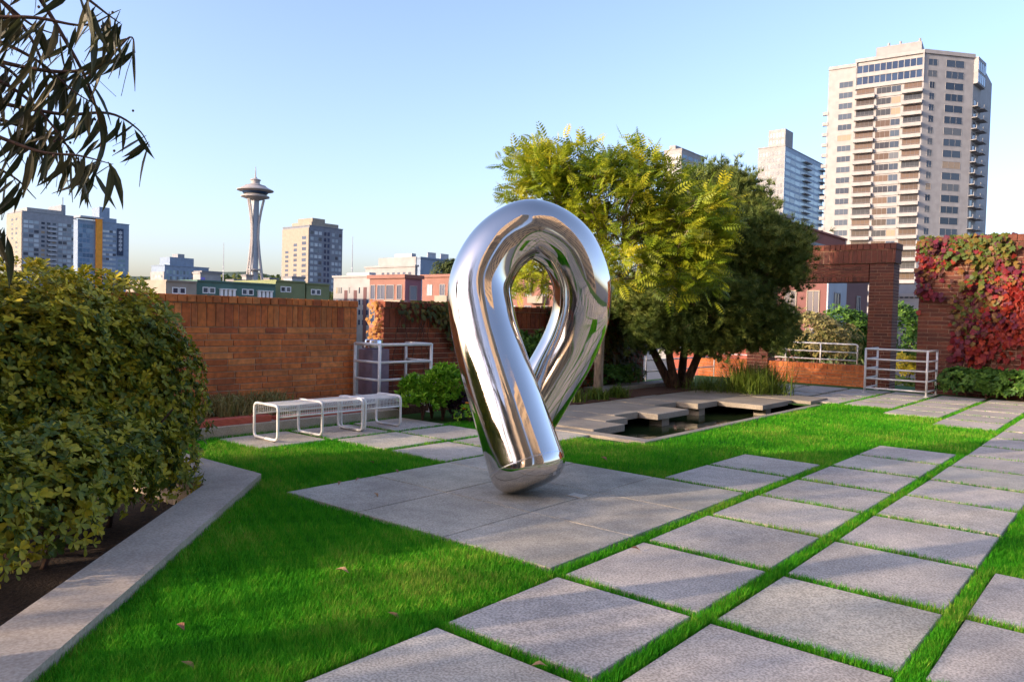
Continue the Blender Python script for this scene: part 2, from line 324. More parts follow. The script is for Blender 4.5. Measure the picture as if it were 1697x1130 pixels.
def leaf_blob(name, blobs, per_m2, size, mat, parent, tmpl=OBOV, rosette=5, lump=0.18, inner=0.35, up=0.3, jit=0.6, tilt=0.9, rnd=None, zmin=None):
    Fs=[];Ts=[];Ss=[];Rs=[]
    for i, (c, rad) in enumerate(blobs):
        area = 4*math.pi*((rad[0]*rad[1])**1.6/3+(rad[0]*rad[2])**1.6/3+(rad[1]*rad[2])**1.6/3)**(1/1.6)
        k = int(area*per_m2/rosette); p, nn = blob_points(c, rad, k, lump, inner, seed=i+5)
        if zmin is not None: ok = p[:,2] > zmin; p, nn = p[ok], nn[ok]; k = len(p)
        nn = nrm(nn + np.array([0,0,up]) + rng.normal(scale=jit*.5, size=(k,3)))
        ref = nrm(np.cross(nn, rand_unit(k))); bi = np.cross(nn, ref); base = rng.random(k)
        for q in range(rosette):
            w = 2*math.pi*q/rosette + rng.normal(scale=.3, size=k)
            out = ref*np.cos(w)[:,None] + bi*np.sin(w)[:,None]
            ax = nrm(out*tilt + nn*(1.15-tilt)*(.6+rng.random(k))[:,None] + rng.normal(scale=jit*.25, size=(k,3)))
            Fs.append(frames(ax, nn)); Ts.append(p); Ss.append(size*(.65+.6*rng.random(k))); Rs.append(np.clip(base*.75+.25*rng.random(k),0,1))
    F=np.concatenate(Fs);T=np.concatenate(Ts);s=np.concatenate(Ss);r=np.concatenate(Rs)
    return F,T,s,r
def leafy(name, blobs, per_m2, size, mat, parent, tmpl=OBOV, **k):
    F,T,s,r = leaf_blob(name, blobs, per_m2, size, mat, parent, tmpl, **k)
    return scatter(name, tmpl[0], tmpl[1], F, T, s, mat, parent, r)

# ================================================================== LARGE STRUCTURE
SA, SB = 1.046, 1.0737
def struct(name, mb, mat, parent=None):
    o = mb.build(name, mat, parent); o['kind'] = 'structure'; return o
GROUND_Z = -20.0
struct('city_ground', MB().box(-5000, 5000, -3000, 6000, GROUND_Z-2, GROUND_Z), 'city_ground')
# terrace floor (grass roots in it), with openings for the pond and the planting bed
tg = MB()
for poly in ([(12,1.24),(12,6.35),(-7,6.35),(-7,1.24)],
             [(12,1.24),(-2.94,1.24),(1.9,-3.6),(1.9,-12),(12,-12)],
             [(12,6.35),(12,13.25),(-1.33,13.25),(-1.33,6.35)],
             [(-4.25,6.35),(-4.25,13.25),(-7,13.25),(-7,6.35)],
             [(12,13.25),(12,21),(-7,21),(-7,13.25)]):
    tg.prism(poly, -0.45, -0.03)
struct('terrace_ground', tg, 'turf')
struct('terrace_podium', MB().box(-7.02, 12.02, -12.02, 21.02, GROUND_Z, -0.9), 'concrete')
struct('planting_bed_ground', MB().box(-9, 1.88, -12, 1.2, -0.6, -0.24), 'soil')
struct('border_bed_ground', MB().box(-6.19, -4.32, 7.3, 14.6, -0.03, 0.05), 'mulch')

# paving slabs
slab_cells = set()
for i in range(1, 8):
    for j in range(-8, 17): slab_cells.add((i, j))
for j in (8, 9, 10): slab_cells.discard((1, j))
for i in (3, 4):
    for j in (3, 4): slab_cells.discard((i, j))
slab_cells |= {(0,4),(0,5),(-3,3),(-4,3),(-4,4),(-5,2),(-5,3),(-5,4),(-3,4),(-3,5)}
for j in range(12, 17): slab_cells.add((0, j))
for j in range(13, 17): slab_cells |= {(-1, j), (-2, j)}
for j in range(14, 17): slab_cells |= {(-3, j), (-4, j)}
slab_cells = {c for c in slab_cells if c[0]*SA > -0.2+ -6 and not (c[0] < 2 and c[1] < -4)}
GA, GB = 0.058, 0.044                      # half widths of the grass joints
paving = struct('paving', MB().box(1.05, 1.9, -11.9, -4.6, -0.03, -0.012), 'granite')
slab_meshes = [MB().box(-(SA/2-GA), SA/2-GA, -(SB/2-GB), SB/2-GB, -0.07, 0.0, 0.006).mesh('paving_slab', 'granite')]
for (i, j) in sorted(slab_cells):
    M = Matrix.Translation(((i+.5)*SA, (j+.5)*SB, random.uniform(-.004, .004))) @ Matrix.Rotation(random.uniform(-.006,.006), 4, 'Z') @ Matrix.Rotation(random.uniform(-.003,.003), 4, 'X')
    inst('paving_slab', slab_meshes[0], M, paving)
pad = struct('sculpture_pad', MB().box(-2*SA+.05, SA-GA-.02, SB+.06, 4*SB-.06, -0.25, -0.012), 'soil')
pw, ph = (3*SA-.05-GA)/3, (3*SB-.1)/3
pad_mesh = MB().box(-pw/2+.007, pw/2-.007, -ph/2+.007, ph/2-.007, -0.06, 0.0, 0.004).mesh('pad_slab', 'pad_stone')
for i in range(3):
    for j in range(3):
        inst('pad_slab', pad_mesh, Matrix.Translation((-2*SA+.04+pw*(i+.5), SB+.05+ph*(j+.5), 0.006+random.uniform(-.002,.002))), pad)

# planting-bed kerb on the left, a wide flat concrete band with a lower ledge inside
kerb = MB()
kerb.prism([(1.9,-3.30),(1.9,-3.62),(1.27,-3.62),(1.27,-3.26),(-2.63,0.64),(-5.6,0.64),(-5.6,1.24),(-2.69,1.26)][::-1], -0.5, 0.055)
struct('kerb', kerb, 'concrete')
struct('kerb_ledge', MB().prism([(-1.12,-0.90),(-1.30,-0.92),(0.8,-3.02),(1.0,-3.0)], -0.5, -0.075), 'concrete')

# pond
struct('pond_basin', MB().box(-4.35,-1.2,6.25,13.35,-1.0,-0.85).box(-4.35,-4.25,6.25,13.35,-.85,-.04).box(-1.33,-1.24,6.35,13.25,-.85,-.01).box(-4.25,-1.33,6.25,6.35,-.85,-.04).box(-4.25,-1.33,13.25,13.35,-.85,-.04), 'concrete')
wm = MB(); wm.v = [(-4.25,6.35,-.22),(-1.33,6.35,-.22),(-1.33,13.25,-.22),(-4.25,13.25,-.22)]; wm.f = [(0,1,2,3)]; wm.r = [0]*4
struct('pond_water', wm, 'water')
coping = struct('pond_coping', MB().box(-4.3,-1.24,6.16,6.42,-0.03,0.012,.006).box(-1.36,-1.235,6.42,13.3,-0.03,0.008,.004), 'deck_stone')
deck = struct('pond_deck', MB().box(-4.32,-4.2,6.45,14.3,-0.10,-0.02), 'deck_stone')
for k, (a1, b0, b1) in enumerate([(-2.19,6.02,6.85),(-2.55,6.87,7.50),(-2.82,7.52,8.25),(-2.46,8.27,9.36),(-3.15,9.38,10.18),(-2.72,10.20,11.03),(-1.82,11.05,12.55),(-1.45,12.57,13.6)]):
    o = MB().box(-4.12*SA, a1*SA, b0*SB+.01, b1*SB-.01, -0.075 + .002*k, 0.03 + .006*(k % 3), .008).build('deck_slab', 'deck_stone', deck)
for (x, y) in [(-2.80,9.35),(-3.05,11.3),(-2.12,12.4)]:
    MB().box(x-.13, x+.13, y-.13, y+.13, -0.85, -0.08).build('deck_post', 'deck_stone', deck)
struct('stepping_ledge', MB().box(-5.75,-5.25,11.2,15.4,0.0,0.13,.01), 'deck_stone')

# ------------------------------------------------------------------ brick walls, brick by brick
import bmesh
BM_CACHE = {}
def brick_mesh(dx, dy, dz, mat, name):
    key = (round(dx,3), round(dy,3), round(dz,3), mat, name)
    if key not in BM_CACHE:
        bm = bmesh.new(); bmesh.ops.create_cube(bm, size=1)
        for v in bm.verts: v.co = Vector((v.co.x*dx, v.co.y*dy, v.co.z*dz))
        bmesh.ops.bevel(bm, geom=bm.edges[:], offset=0.005, segments=1, affect='EDGES')
        me = bpy.data.meshes.new(name); bm.to_mesh(me); bm.free(); me.materials.append(MATS[mat]); BM_CACHE[key] = me
    return BM_CACHE[key]
def bond(parent, ax, f0, f1, s0, s1, z0, z1, row=0.11, L=0.5, mat='brick', joint=0.011, name='brick'):
    """courses between z0 and z1; ax='y' runs along Y at X in [f0,f1], ax='x' runs along X at Y in [f0,f1]"""
    n = max(1, round((z1-z0)/row)); row = (z1-z0)/n
    for k in range(n):
        s = s0; first = True
        while s < s1-0.02:
            d = (L if not (first and k % 2) else L/2)*random.choice((1,1,1,.82,1.15)); first = False
            d = round(d/0.04)*0.04
            e = min(s+d, s1)
            if s1-e < 0.09: e = s1
            put_brick(parent, ax, f0, f1, s, e, z0+k*row, z0+(k+1)*row, mat, joint, name); s = e
def put_brick(parent, ax, f0, f1, s, e, za, zb, mat, joint, name):
    th = f1-f0; l_ = e-s-joint; h = zb-za-joint; off = random.uniform(-.004, .004)
    c = (s+e)/2; fc = (f0+f1)/2+off
    if ax == 'y': me = brick_mesh(th, l_, h, mat, name); p = (fc, c, (za+zb)/2)
    else: me = brick_mesh(l_, th, h, mat, name); p = (c, fc, (za+zb)/2)
    inst(name, me, Matrix.Translation(p), parent)
def soldiers(parent, ax, f0, f1, s0, s1, z0, z1, w=0.105, mat='brick', name='soldier_brick'):
    s = s0
    while s < s1-.01:
        e = min(s + round(w*random.choice((.8,1,1,1.25))/0.015)*0.015, s1)
        if s1-e < .05: e = s1
        put_brick(parent, ax, f0, f1, s, e, z0, z1, mat, 0.009, name); s = e
def core(parent, ax, f0, f1, s0, s1, z0, z1):
    i = 0.012
    if ax == 'y': MB().box(f0+i, f1-i, s0+i, s1-i, z0, z1-i).build('mortar_core', 'mortar', parent)
    else: MB().box(s0+i, s1-i, f0+i, f1-i, z0, z1-i).build('mortar_core', 'mortar', parent)

w1 = empty('brick_wall', (-6.32, 3.2, 0), 'orange brick wall with soldier course behind the white benches', 'wall')
core(w1, 'y', -6.45, -6.20, 0.6, 5.19, -0.1, 1.85)
bond(w1, 'y', -6.45, -6.20, 0.6, 5.19, -0.06, 1.405, row=.090, L=.44)
soldiers(w1, 'y', -6.45, -6.20, 0.6, 5.19, 1.405, 1.74)
soldiers(w1, 'y', -6.48, -6.17, 0.6, 5.19, 1.745, 1.855, w=.13, name='cap_brick')
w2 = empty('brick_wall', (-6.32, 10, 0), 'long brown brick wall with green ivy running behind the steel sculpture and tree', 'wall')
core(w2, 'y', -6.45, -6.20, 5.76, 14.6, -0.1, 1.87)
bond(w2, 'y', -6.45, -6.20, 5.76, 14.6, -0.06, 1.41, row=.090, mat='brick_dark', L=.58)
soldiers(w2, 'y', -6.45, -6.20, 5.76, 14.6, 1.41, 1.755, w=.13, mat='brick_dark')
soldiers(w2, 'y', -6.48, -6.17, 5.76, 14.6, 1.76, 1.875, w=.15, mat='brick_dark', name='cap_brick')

# brick portal at the far end
YP = 19.3
pt = empty('brick_portal', (-2.9, YP+.3, 0), 'tall shade-toned brick portal frame with square opening right of the pine', 'portal')
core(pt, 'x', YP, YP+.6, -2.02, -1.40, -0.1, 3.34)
bond(pt, 'x', YP, YP+.6, -2.02, -1.40, -0.05, 3.35, row=.086, L=.36, mat='brick_shade')
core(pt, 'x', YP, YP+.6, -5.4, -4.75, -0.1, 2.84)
bond(pt, 'x', YP, YP+.6, -5.4, -4.75, -0.05, 2.85, row=.095, L=.4, mat='brick_shade')
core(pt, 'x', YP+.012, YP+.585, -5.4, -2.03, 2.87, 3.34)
soldiers(pt, 'x', YP+.006, YP+.594, -4.74, -2.03, 2.855, 3.0, w=.11, mat='brick_shade')
bond(pt, 'x', YP+.006, YP+.594, -5.4, -2.03, 3.0, 3.35, row=.086, L=.4, mat='brick_shade')
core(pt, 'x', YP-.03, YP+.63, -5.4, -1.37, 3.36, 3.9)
soldiers(pt, 'x', YP-.03, YP+.63, -5.4, -1.37, 3.36, 3.72, w=.12, mat='brick_shade')
soldiers(pt, 'x', YP-.05, YP+.65, -5.4, -1.35, 3.725, 3.9, w=.15, mat='brick_shade', name='cap_brick')
lw = empty('low_brick_wall', (-3.4, YP+.1, 0), 'low brick wall under the white handrail inside the brick portal', 'wall')
core(lw, 'x', YP+.05, YP+.35, -7.0, -2.04, -0.1, .56)
bond(lw, 'x', YP+.05, YP+.35, -7.0, -2.04, -0.05, .40, row=.088, L=.4)
soldiers(lw, 'x', YP+.05, YP+.35, -7.0, -2.04, .40, .565, w=.12)
YI = 19.0
iw = empty('ivy_wall', (2.6, YI+.15, 0), 'tall brick wall covered in red and purple ivy at far right', 'wall')
core(iw, 'x', YI, YI+.5, -0.72, 7.0, -0.1, 3.95)
bond(iw, 'x', YI, YI+.5, -0.72, 0.95, -0.05, 3.4, row=.106, L=.5, mat='brick_shade')
stuffw = MB()
for k in range(32):
    x = .95
    while x < 6.9:
        e = min(7.0, x+random.choice((.4,.5,.6))); stuffw.box(x+.006, e-.006, YI+random.uniform(-.003,.003), YI+.5, -0.05+k*.1078+.006, -0.05+(k+1)*.1078-.006); x = e
o = stuffw.build('brick_courses', 'brick_shade', iw); o['kind'] = 'stuff'
soldiers(iw, 'x', YI-.01, YI+.51, -0.72, 7.0, 3.405, 3.78, w=.14, mat='brick_shade')
soldiers(iw, 'x', YI-.03, YI+.53, -0.74, 7.0, 3.785, 3.96, w=.2, mat='brick_shade', name='cap_brick')
# planter kerb by the benches
struct('planter_kerb', MB().box(-5.62,-5.30,1.28,5.35,-0.03,0.13,.012), 'concrete')
struct('planter_ground', MB().box(-6.19,-5.63,1.28,7.25,-0.03,0.10), 'mulch')

# ------------------------------------------------------------------ the town
class Face:
    def __init__(s, p, u, W):
        s.p = Vector((p[0],p[1])); s.u = Vector((u[0],u[1])).normalized(); s.W = W
        s.n = Vector((s.u.y, -s.u.x))                      # outward when u runs left-to-right seen from outside
    def pt(s, u, n, z): q = s.p + s.u*u + s.n*n; return (q.x, q.y, z)
    def box(s, mb, u0, u1, z0, z1, n0, n1):
        vs = [s.pt(u0,n1,z0),s.pt(u1,n1,z0),s.pt(u1,n0,z0),s.pt(u0,n0,z0),s.pt(u0,n1,z1),s.pt(u1,n1,z1),s.pt(u1,n0,z1),s.pt(u0,n0,z1)]
        return mb.add(vs, [(0,3,2,1),(4,5,6,7),(0,1,5,4),(1,2,6,5),(2,3,7,6),(3,0,4,7)])
    def M(s, u, n, z):
        q = s.p + s.u*u + s.n*n
        m = Matrix.Identity(4); m.col[0][:3] = (s.u.x,s.u.y,0); m.col[1][:3] = (-s.n.x,-s.n.y,0); m.col[2][:3] = (0,0,1); m.col[3][:3] = (q.x,q.y,z); return m
WCACHE = {}
def window(face, parent, u, z, w, h, glass='glass', frame='white_wall', mull=1, fr=0.07, out=0.06, n=0.0):
    """one window: frame with mullions, pane as its child; the pane sits behind the frame"""
    key = (round(w,2), round(h,2), frame, mull, glass, fr)
    if key not in WCACHE:
        f = MB(); f.box(-w/2,w/2,-out,.1,-fr,0).box(-w/2,w/2,-out,.1,h,h+fr).box(-w/2-fr,-w/2,-out,.1,-fr,h+fr).box(w/2,w/2+fr,-out,.1,-fr,h+fr)
        for k in range(mull): c = -w/2 + w*(k+1)/(mull+1); f.box(c-fr*.4,c+fr*.4,-out*.7,.1,0,h)
        p = MB(); p.box(-w/2,w/2,-.012,.1,0,h)
        p.r = [0]*len(p.r)
        WCACHE[key] = (f.mesh('window', frame), p.mesh('pane', glass))
    fm, pmh = WCACHE[key]; M = face.M(u, n, z)
    o = inst('window', fm, M, parent); inst('pane', pmh, M, o); return o
def window_field(face, parent, u0, u1, z0, z1, cols, rows, fw=.6, fh=.55, glass='glass', name='windows', skip=0.0, n=0.03, frame=None):
    """rows of small far windows, joined as one part"""
    mb = MB(); fb = MB(); du = (u1-u0)/cols; dz = (z1-z0)/rows
    for r in range(rows):
        for c in range(cols):
            if random.random() < skip: continue
            a = u0+(c+.5)*du; b = z0+(r+.5)*dz
            face.box(mb, a-du*fw/2, a+du*fw/2, b-dz*fh/2, b+dz*fh/2, -.2, n)
            if frame: face.box(fb, a-du*fw/2-.12, a+du*fw/2+.12, b-dz*fh/2-.12, b+dz*fh/2+.12, -.2, n*.5)
    o = mb.build(name, glass, parent); o['kind'] = 'stuff'
    if frame: q = fb.build('window_frames', frame, parent); q['kind'] = 'stuff'
    return o
def block(name, label, xc, xl, xr, ytop, D, wall='white_wall', back=None, zb=GROUND_Z, cat='building', parapet=.8, wall_right=None):
    P = at(xc, ytop, D); zt = P.z
    xl_ = on_y(xl, ytop, P.y).x if xl is not None else P.x-20; yr_ = on_x(xr, ytop, P.x).y if xr is not None else P.y+20
    e = empty(name, (P.x, P.y, zb), label, cat)
    MB().box(xl_, P.x, P.y, yr_, zb, zt).build('wall', wall, e)
    MB().box(xl_-.25, P.x+.25, P.y-.25, yr_+.25, zt, zt+parapet*.5).build('parapet', wall, e)
    L = Face((xl_, P.y), (1,0), P.x-xl_); Rr = Face((P.x, P.y), (0,1), yr_-P.y)
    return e, L, Rr, zt, (xl_, P.x, P.y, yr_)
def roofbox(e, x0, x1, y0, y1, z0, z1, mat, name='roof_house'): return MB().box(x0,x1,y0,y1,z0,z1).build(name, mat, e)

# far hill with trees behind the observation tower
hm = MB(); N = 60; prev = []
for i in range(N+1):
    px = -700 + 3200*i/N; base = 462 + 9*math.sin(i*.55) + 5*math.sin(i*1.7+1)
    p = at(px, base, 2600); prev.append(p)
vs = []; fs = []
for i, p in enumerate(prev):
    d = (Vector((p.x-CAM.x, p.y-CAM.y)).normalized())
    for (k, z) in ((-900, GROUND_Z-1), (-350, p.z*.62), (0, p.z), (700, p.z*.9), (1500, GROUND_Z-1)):
        vs.append((p.x+d.x*k, p.y+d.y*k, z))
for i in range(N):
    for j in range(4): a = i*5+j; fs.append((a, a+5, a+6, a+1))
hm.add(vs, fs); struct('hill', hm, 'hill')
ht_p = []
for i in range(1500):
    px = rng.uniform(150, 780); d = rng.uniform(2150, 2590); q = at(px, 462, d); base = at(px, 469+9*math.sin((px+700)*60/3200*.55), 2600)
    ht_p.append((q.x, q.y, base.z*(.62+.38*(d-2150)/450)+rng.uniform(-2, 9)))
ht_p = np.array(ht_p); F = frames(rand_unit(len(ht_p)*6), rand_unit(len(ht_p)*6))
scatter('hillside_trees', *leaf_t(.5), F, np.repeat(ht_p, 6, axis=0)+rng.normal(scale=4, size=(len(ht_p)*6,3)), rng.uniform(7, 15, len(ht_p)*6), 'tree_far')
tag(bpy.data.objects['hillside_trees'], 'far off dark green woods on the hill behind the observation tower', 'woods', kind='stuff')

# 1 left apartment towers
e, L, Rt, zt, bb = block('apartment_tower', 'grey apartment tower with sunlit side painted cream above the left bush', 37, 12, 127, 350, 500, 'grey_wall')
MB().box(bb[0]-.4, bb[1]-.3, bb[2]-.35, bb[2], GROUND_Z, zt-.5).build('side_wall', 'cream_wall', e)  # sun warmth of the lit side painted as a cream skin
Lc = Face((L.p.x, L.p.y-.35), (1,0), L.W); window_field(Lc, e, L.W*.25, L.W*.8, zt-62, zt-3, 2, 19, .5, .45, 'glass')
window_field(Rt, e, 0.5, Rt.W*.30, zt-62, zt-5, 3, 19, .86, .66, 'glass_sky'); window_field(Rt, e, Rt.W*.32, Rt.W*.63, zt-62, zt-5, 3, 19, .62, .5, 'glass')
window_field(Rt, e, Rt.W*.65, Rt.W-.5, zt-62, zt-5, 4, 19, .84, .64, 'glass_sky')
for k in range(18):
    mb = MB(); Rt.box(mb, Rt.W*.46, Rt.W*.62, zt-9-k*3.1, zt-8-k*3.1, 0, 1.5); mb.build('balcony', 'steel_grey', e)
roofbox(e, bb[0]+2, bb[1]-1, bb[2]+3, bb[3]-Rt.W*.25, zt+.4, zt+3, 'white_wall')
roofbox(e, bb[0]+2, bb[1]-3, bb[2]+Rt.W*.74, bb[2]+Rt.W*.82, zt+.5, zt+7.5, 'grey_wall', 'lift_house')
MB().tube([(bb[1]-6,bb[2]+Rt.W*.8,zt+3),(bb[1]-6,bb[2]+Rt.W*.8,zt+13)], .25, 5).build('mast', 'tower_dark', e)
e, L, Rt, zt, bb = block('apartment_tower', 'blue glass tower with orange vertical stripe above the left bush', 129, 122, 214, 364, 470, 'blue_wall')
W = Rt.W
window_field(Rt, e, W*.02, W*.30, zt-62, zt-2, 4, 20, .9, .78, 'glass_blue'); window_field(Rt, e, W*.47, W*.74, zt-62, zt-4, 4, 20, .92, .5, 'glass_sky')
window_field(Rt, e, W*.78, W*.93, zt-62, zt-22, 3, 14, .85, .6, 'glass_pale')
mb = MB(); Rt.box(mb, W*.335, W*.45, GROUND_Z, zt+2, -1, 1.6); mb.build('orange_fin', 'orange_wall', e)
mb = MB(); Rt.box(mb, W*.02, W*.46, zt+1.6, zt+2.6, -8, 2.2); mb.build('roof_canopy', 'steel_grey', e)
mb = MB(); Rt.box(mb, W*.76, W*.88, zt-20, zt-3, 0, .6); mb.build('banner', 'banner_dark', e)
mb = MB()
for k in range(5): Rt.box(mb, W*.785, W*.855, zt-6.6-k*2.6, zt-4.8-k*2.6, .5, .66); Rt.box(mb, W*.81, W*.83, zt-7.2-k*2.6, zt-4.4-k*2.6, .55, .7)
o = mb.build('banner_lettering', 'steel_grey', e); o['kind'] = 'stuff'
roofbox(e, bb[0]-6, bb[1]-1, bb[2]+W*.42, bb[2]+W*.62, zt, zt+9.5, 'blue_wall', 'lift_house'); roofbox(e, bb[0]-6, bb[1]-1, bb[2]+W*.62, bb[2]+W*.76, zt, zt+3, 'blue_wall')
# 2 low apartments
e, L, Rt, zt, bb = block('apartment_block', 'blue grey mid rise apartment block left of the observation tower', 273, 251, 346, 440, 380, 'blue_wall')
MB().box(bb[0]-.3, bb[1]-.2, bb[2]-.3, bb[2], GROUND_Z, zt-3).build('side_wall', 'white_wall', e)
window_field(Rt, e, .5, Rt.W*.55, zt-26, zt-1.5, 7, 8, .6, .6, 'glass_pale'); window_field(Rt, e, Rt.W*.58, Rt.W-.5, zt-26, zt-1.5, 5, 8, .6, .55, 'glass')
Lc = Face((L.p.x, L.p.y-.3), (1,0), L.W); window_field(Lc, e, L.W*.3, L.W*.95, zt-26, zt-4, 3, 8, .5, .5, 'glass_pale')
roofbox(e, bb[0]+3, bb[1]-.5, bb[2]+Rt.W*.12, bb[2]+Rt.W*.66, zt+.4, zt+4.5, 'blue_wall'); roofbox(e, bb[0]+5, bb[1]-3, bb[2]+Rt.W*.35, bb[2]+Rt.W*.5, zt+4.5, zt+6.5, 'grey_wall', 'lift_house')
e, L, Rt, zt, bb = block('white_house', 'small white house with purple door panel behind the green building', 332, 320, 366, 453, 240, 'white_wall')
mb = MB(); Rt.box(mb, Rt.W*.02, Rt.W*.22, zt-7, zt-1.2, 0, .1); mb.build('door_panel', 'purple_door', e)
window_field(Rt, e, Rt.W*.45, Rt.W*.75, zt-4, zt-2, 1, 1, .4, .3, 'glass'); roofbox(e, bb[0]-.4, bb[1]+.4, bb[2]+.3, bb[3]+.4, zt+.3, zt+.9, 'roof_grey', 'roof')
for (px, w, yt, D, lab, wl_) in ((388, 30, 466, 420, 'low white house below the hill left of the tower legs', 'white_wall'), (447, 22, 464, 380, 'low pale house right of the observation tower foot', 'cream_wall'), (408, 18, 458, 430, 'pale house with hipped roof at the observation tower foot', 'white_wall'), (484, 34, 462, 330, 'flat roofed grey house in front of the apartment tower', 'steel_grey')):
    e, L, Rt, zt, bb = block('house', lab, px, px-w*.4, px+w*.6, yt, D, wl_); window_field(Rt, e, .5, Rt.W-.5, zt-5, zt-1, 3, 1, .45, .5, 'glass')
    roofbox(e, bb[0]-.5, bb[1]+.5, bb[2]-.5, bb[3]+.5, zt+.4, zt+1.1, 'roof_grey', 'roof')
# 3 long green building with white windows
segs = [(275, 326, 466, 'cream_wall', 'cream end of a long low building above the left brick wall'), (326, 457, 466, 'green_wall', 'long dark green building with white windows above the brick wall'), (457, 506, 466, 'olive_wall', 'light green house with white windows above the brick wall'), (508, 546, 471, 'olive_wall', 'last olive green house of the row above the brick wall')]
for (x0, x1, yt, wl_, lab) in segs:
    P0 = at(x0, yt, 118 + (x0-275)*.10); zt = P0.z; P1 = on_x(x1, yt, P0.x)
    e = empty('terraced_house', (P0.x, P0.y, GROUND_Z), lab, 'house')
    MB().box(P0.x-14, P0.x, P0.y, P1.y-.02, GROUND_Z, zt).build('wall', wl_, e); MB().box(P0.x-14.2, P0.x+.25, P0.y-.02, P1.y-.04, zt, zt+.25).build('roof_edge', wl_, e)
    fc = Face((P0.x, P0.y), (0,1), P1.y-P0.y); u = 1.5; k = 0
    while u < fc.W-1.2:
        if k % 2 == 0: window(fc, e, u, zt-1.75, .75, .75, 'glass', 'white_paint', 0, fr=.14); window(fc, e, u+1.15, zt-1.75, .75, .75, 'glass', 'white_paint', 0, fr=.14) if u+1.5 < fc.W else None; u += 3.6
        else:
            mb = MB()
            for q in range(4): fc.box(mb, u-1.2+q*.75, u-1.2+q*.75+.45, zt-3.2, zt-1.1, 0, .45)
            fc.box(mb, u-1.3, u+1.6, zt-3.3, zt-3.1, 0, .6); fc.box(mb, u-1.3, u+1.6, zt-1.15, zt-1.0, 0, .6)
            mb.build('balcony', 'white_paint', e); u += 3.4
        k += 1
# 4 observation tower
D = 900; c0 = at(421, 466, D); ctop = at(422, 297, D); zb, ztop = c0.z-14, ctop.z; cx, cy = c0.x, c0.y
mp_ = D/FPX
e = empty('observation_tower', (cx, cy, GROUND_Z), 'slender observation tower with saucer top on the left skyline', 'tower')
zs = ztop - 20*mp_*1.0                       # saucer height
def zz(py): return at(421, py, D).z
prof = [(5*mp_, zz(333)), (20*mp_, zz(328)), (22*mp_, zz(325)), (15*mp_, zz(322)), (19*mp_, zz(319)), (29*mp_, zz(316.5)), (29*mp_, zz(315.3)), (20*mp_, zz(311)), (17*mp_, zz(309)), (10*mp_, zz(306)), (7*mp_, zz(305)), (7*mp_, zz(300)), (8.5*mp_, zz(299.3)), (8.5*mp_, zz(298)), (3*mp_, zz(296)), (1*mp_, zz(293))]
MB().lathe([(r, z) for r, z in prof], 40, (cx,cy,0)).build('saucer', 'tower_steel', e)
MB().lathe([(18.6*mp_, zz(321.8)), (21.5*mp_, zz(318.3))], 40, (cx,cy,0)).build('window_band', 'glass_navy', e)
MB().lathe([(19.2*mp_, zz(312.2)), (16.4*mp_, zz(309.3)), (16.4*mp_, zz(308))], 40, (cx,cy,0)).build('deck_rail', 'tower_dark', e)
MB().lathe([(22.6*mp_, zz(327.2)), (22.6*mp_, zz(325.6))], 40, (cx,cy,0)).build('lower_ring', 'tower_steel', e)
MB().tube([(cx,cy,zz(296)),(cx,cy,zz(276))], [.9,.25], 6).build('mast', 'tower_steel', e)
MB().box(cx-3.2,cx+3.2,cy-3.2,cy+3.2,GROUND_Z,zz(330)).build('core', 'steel_grey', e)
for k in range(3):
    a = 2*math.pi*k/3 + 0.75
    for sgn in (-1, 1):
        pts = []
        for (py, r, s) in ((331, 14.0, 1.6), (350, 9.8, 1.5), (372, 6.4, 1.3), (395, 5.8, 1.4), (420, 8.0, 2.0), (445, 11.0, 2.8), (470, 14.2, 3.6)):
            pts.append((cx + mp_*(r*math.cos(a) - sgn*s*math.sin(a)), cy + mp_*(r*math.sin(a) + sgn*s*math.cos(a)), zz(py)))
        MB().tube(pts, 1.15, 6).build('leg', 'tower_steel', e)
    mb = MB()
    for py in range(352, 470, 9):
        r = np.interp(py, (331,350,372,395,420,445,470), (14,9.8,6.4,5.8,8,11,14.2)); s = np.interp(py, (331,372,395,470), (1.6,1.3,1.4,3.6))
        mb.tube([(cx+mp_*(r*math.cos(a)-q*s*math.sin(a)), cy+mp_*(r*math.sin(a)+q*s*math.cos(a)), zz(py)) for q in (-1,1)], .5, 4)
    mb.build('cross_braces', 'tower_steel', e)
MB().lathe([(2*mp_,zz(449)),(12*mp_,zz(448)),(12*mp_,zz(446)),(2*mp_,zz(445))], 24, (cx,cy,0)).build('low_platform', 'tower_steel', e)
# 5 apartment tower right of it
e, L, Rt, zt, bb = block('apartment_tower', 'apartment tower painted cream for sun and grey for shade, right of the observation tower', 513, 469, 568, 374, 430, 'slate_wall')
MB().box(bb[0], bb[1]-.2, bb[2]-.4, bb[2], GROUND_Z, zt-1).build('side_wall', 'cream_wall', e); Lc = Face((L.p.x, L.p.y-.4), (1,0), L.W)  # lit side painted cream over slate, which carries the blue shade
for i_, (a, b_) in enumerate(((.10,.28),(.42,.6),(.72,.94))): window_field(Lc, e, L.W*a, L.W*b_, zt-52, zt-5-4*(2-i_), 1, 15, .7, .55, 'glass_navy')
window_field(Rt, e, .4, Rt.W*.38, zt-52, zt-2, 3, 15, .74, .55, 'glass_sky'); window_field(Rt, e, Rt.W*.42, Rt.W*.62, zt-52, zt-2, 2, 15, .66, .62, 'glass_navy'); window_field(Rt, e, Rt.W*.66, Rt.W-.4, zt-52, zt-2, 3, 15, .74, .55, 'glass_sky')
roofbox(e, bb[0]+6, bb[1]-1, bb[2]+2, bb[2]+Rt.W*.9, zt+.4, zt+2.6, 'cream_wall', 'roof_house'); roofbox(e, bb[0]+9, bb[1]-3, bb[2]+4, bb[2]+Rt.W*.55, zt+2.6, zt+5, 'cream_wall', 'lift_house')
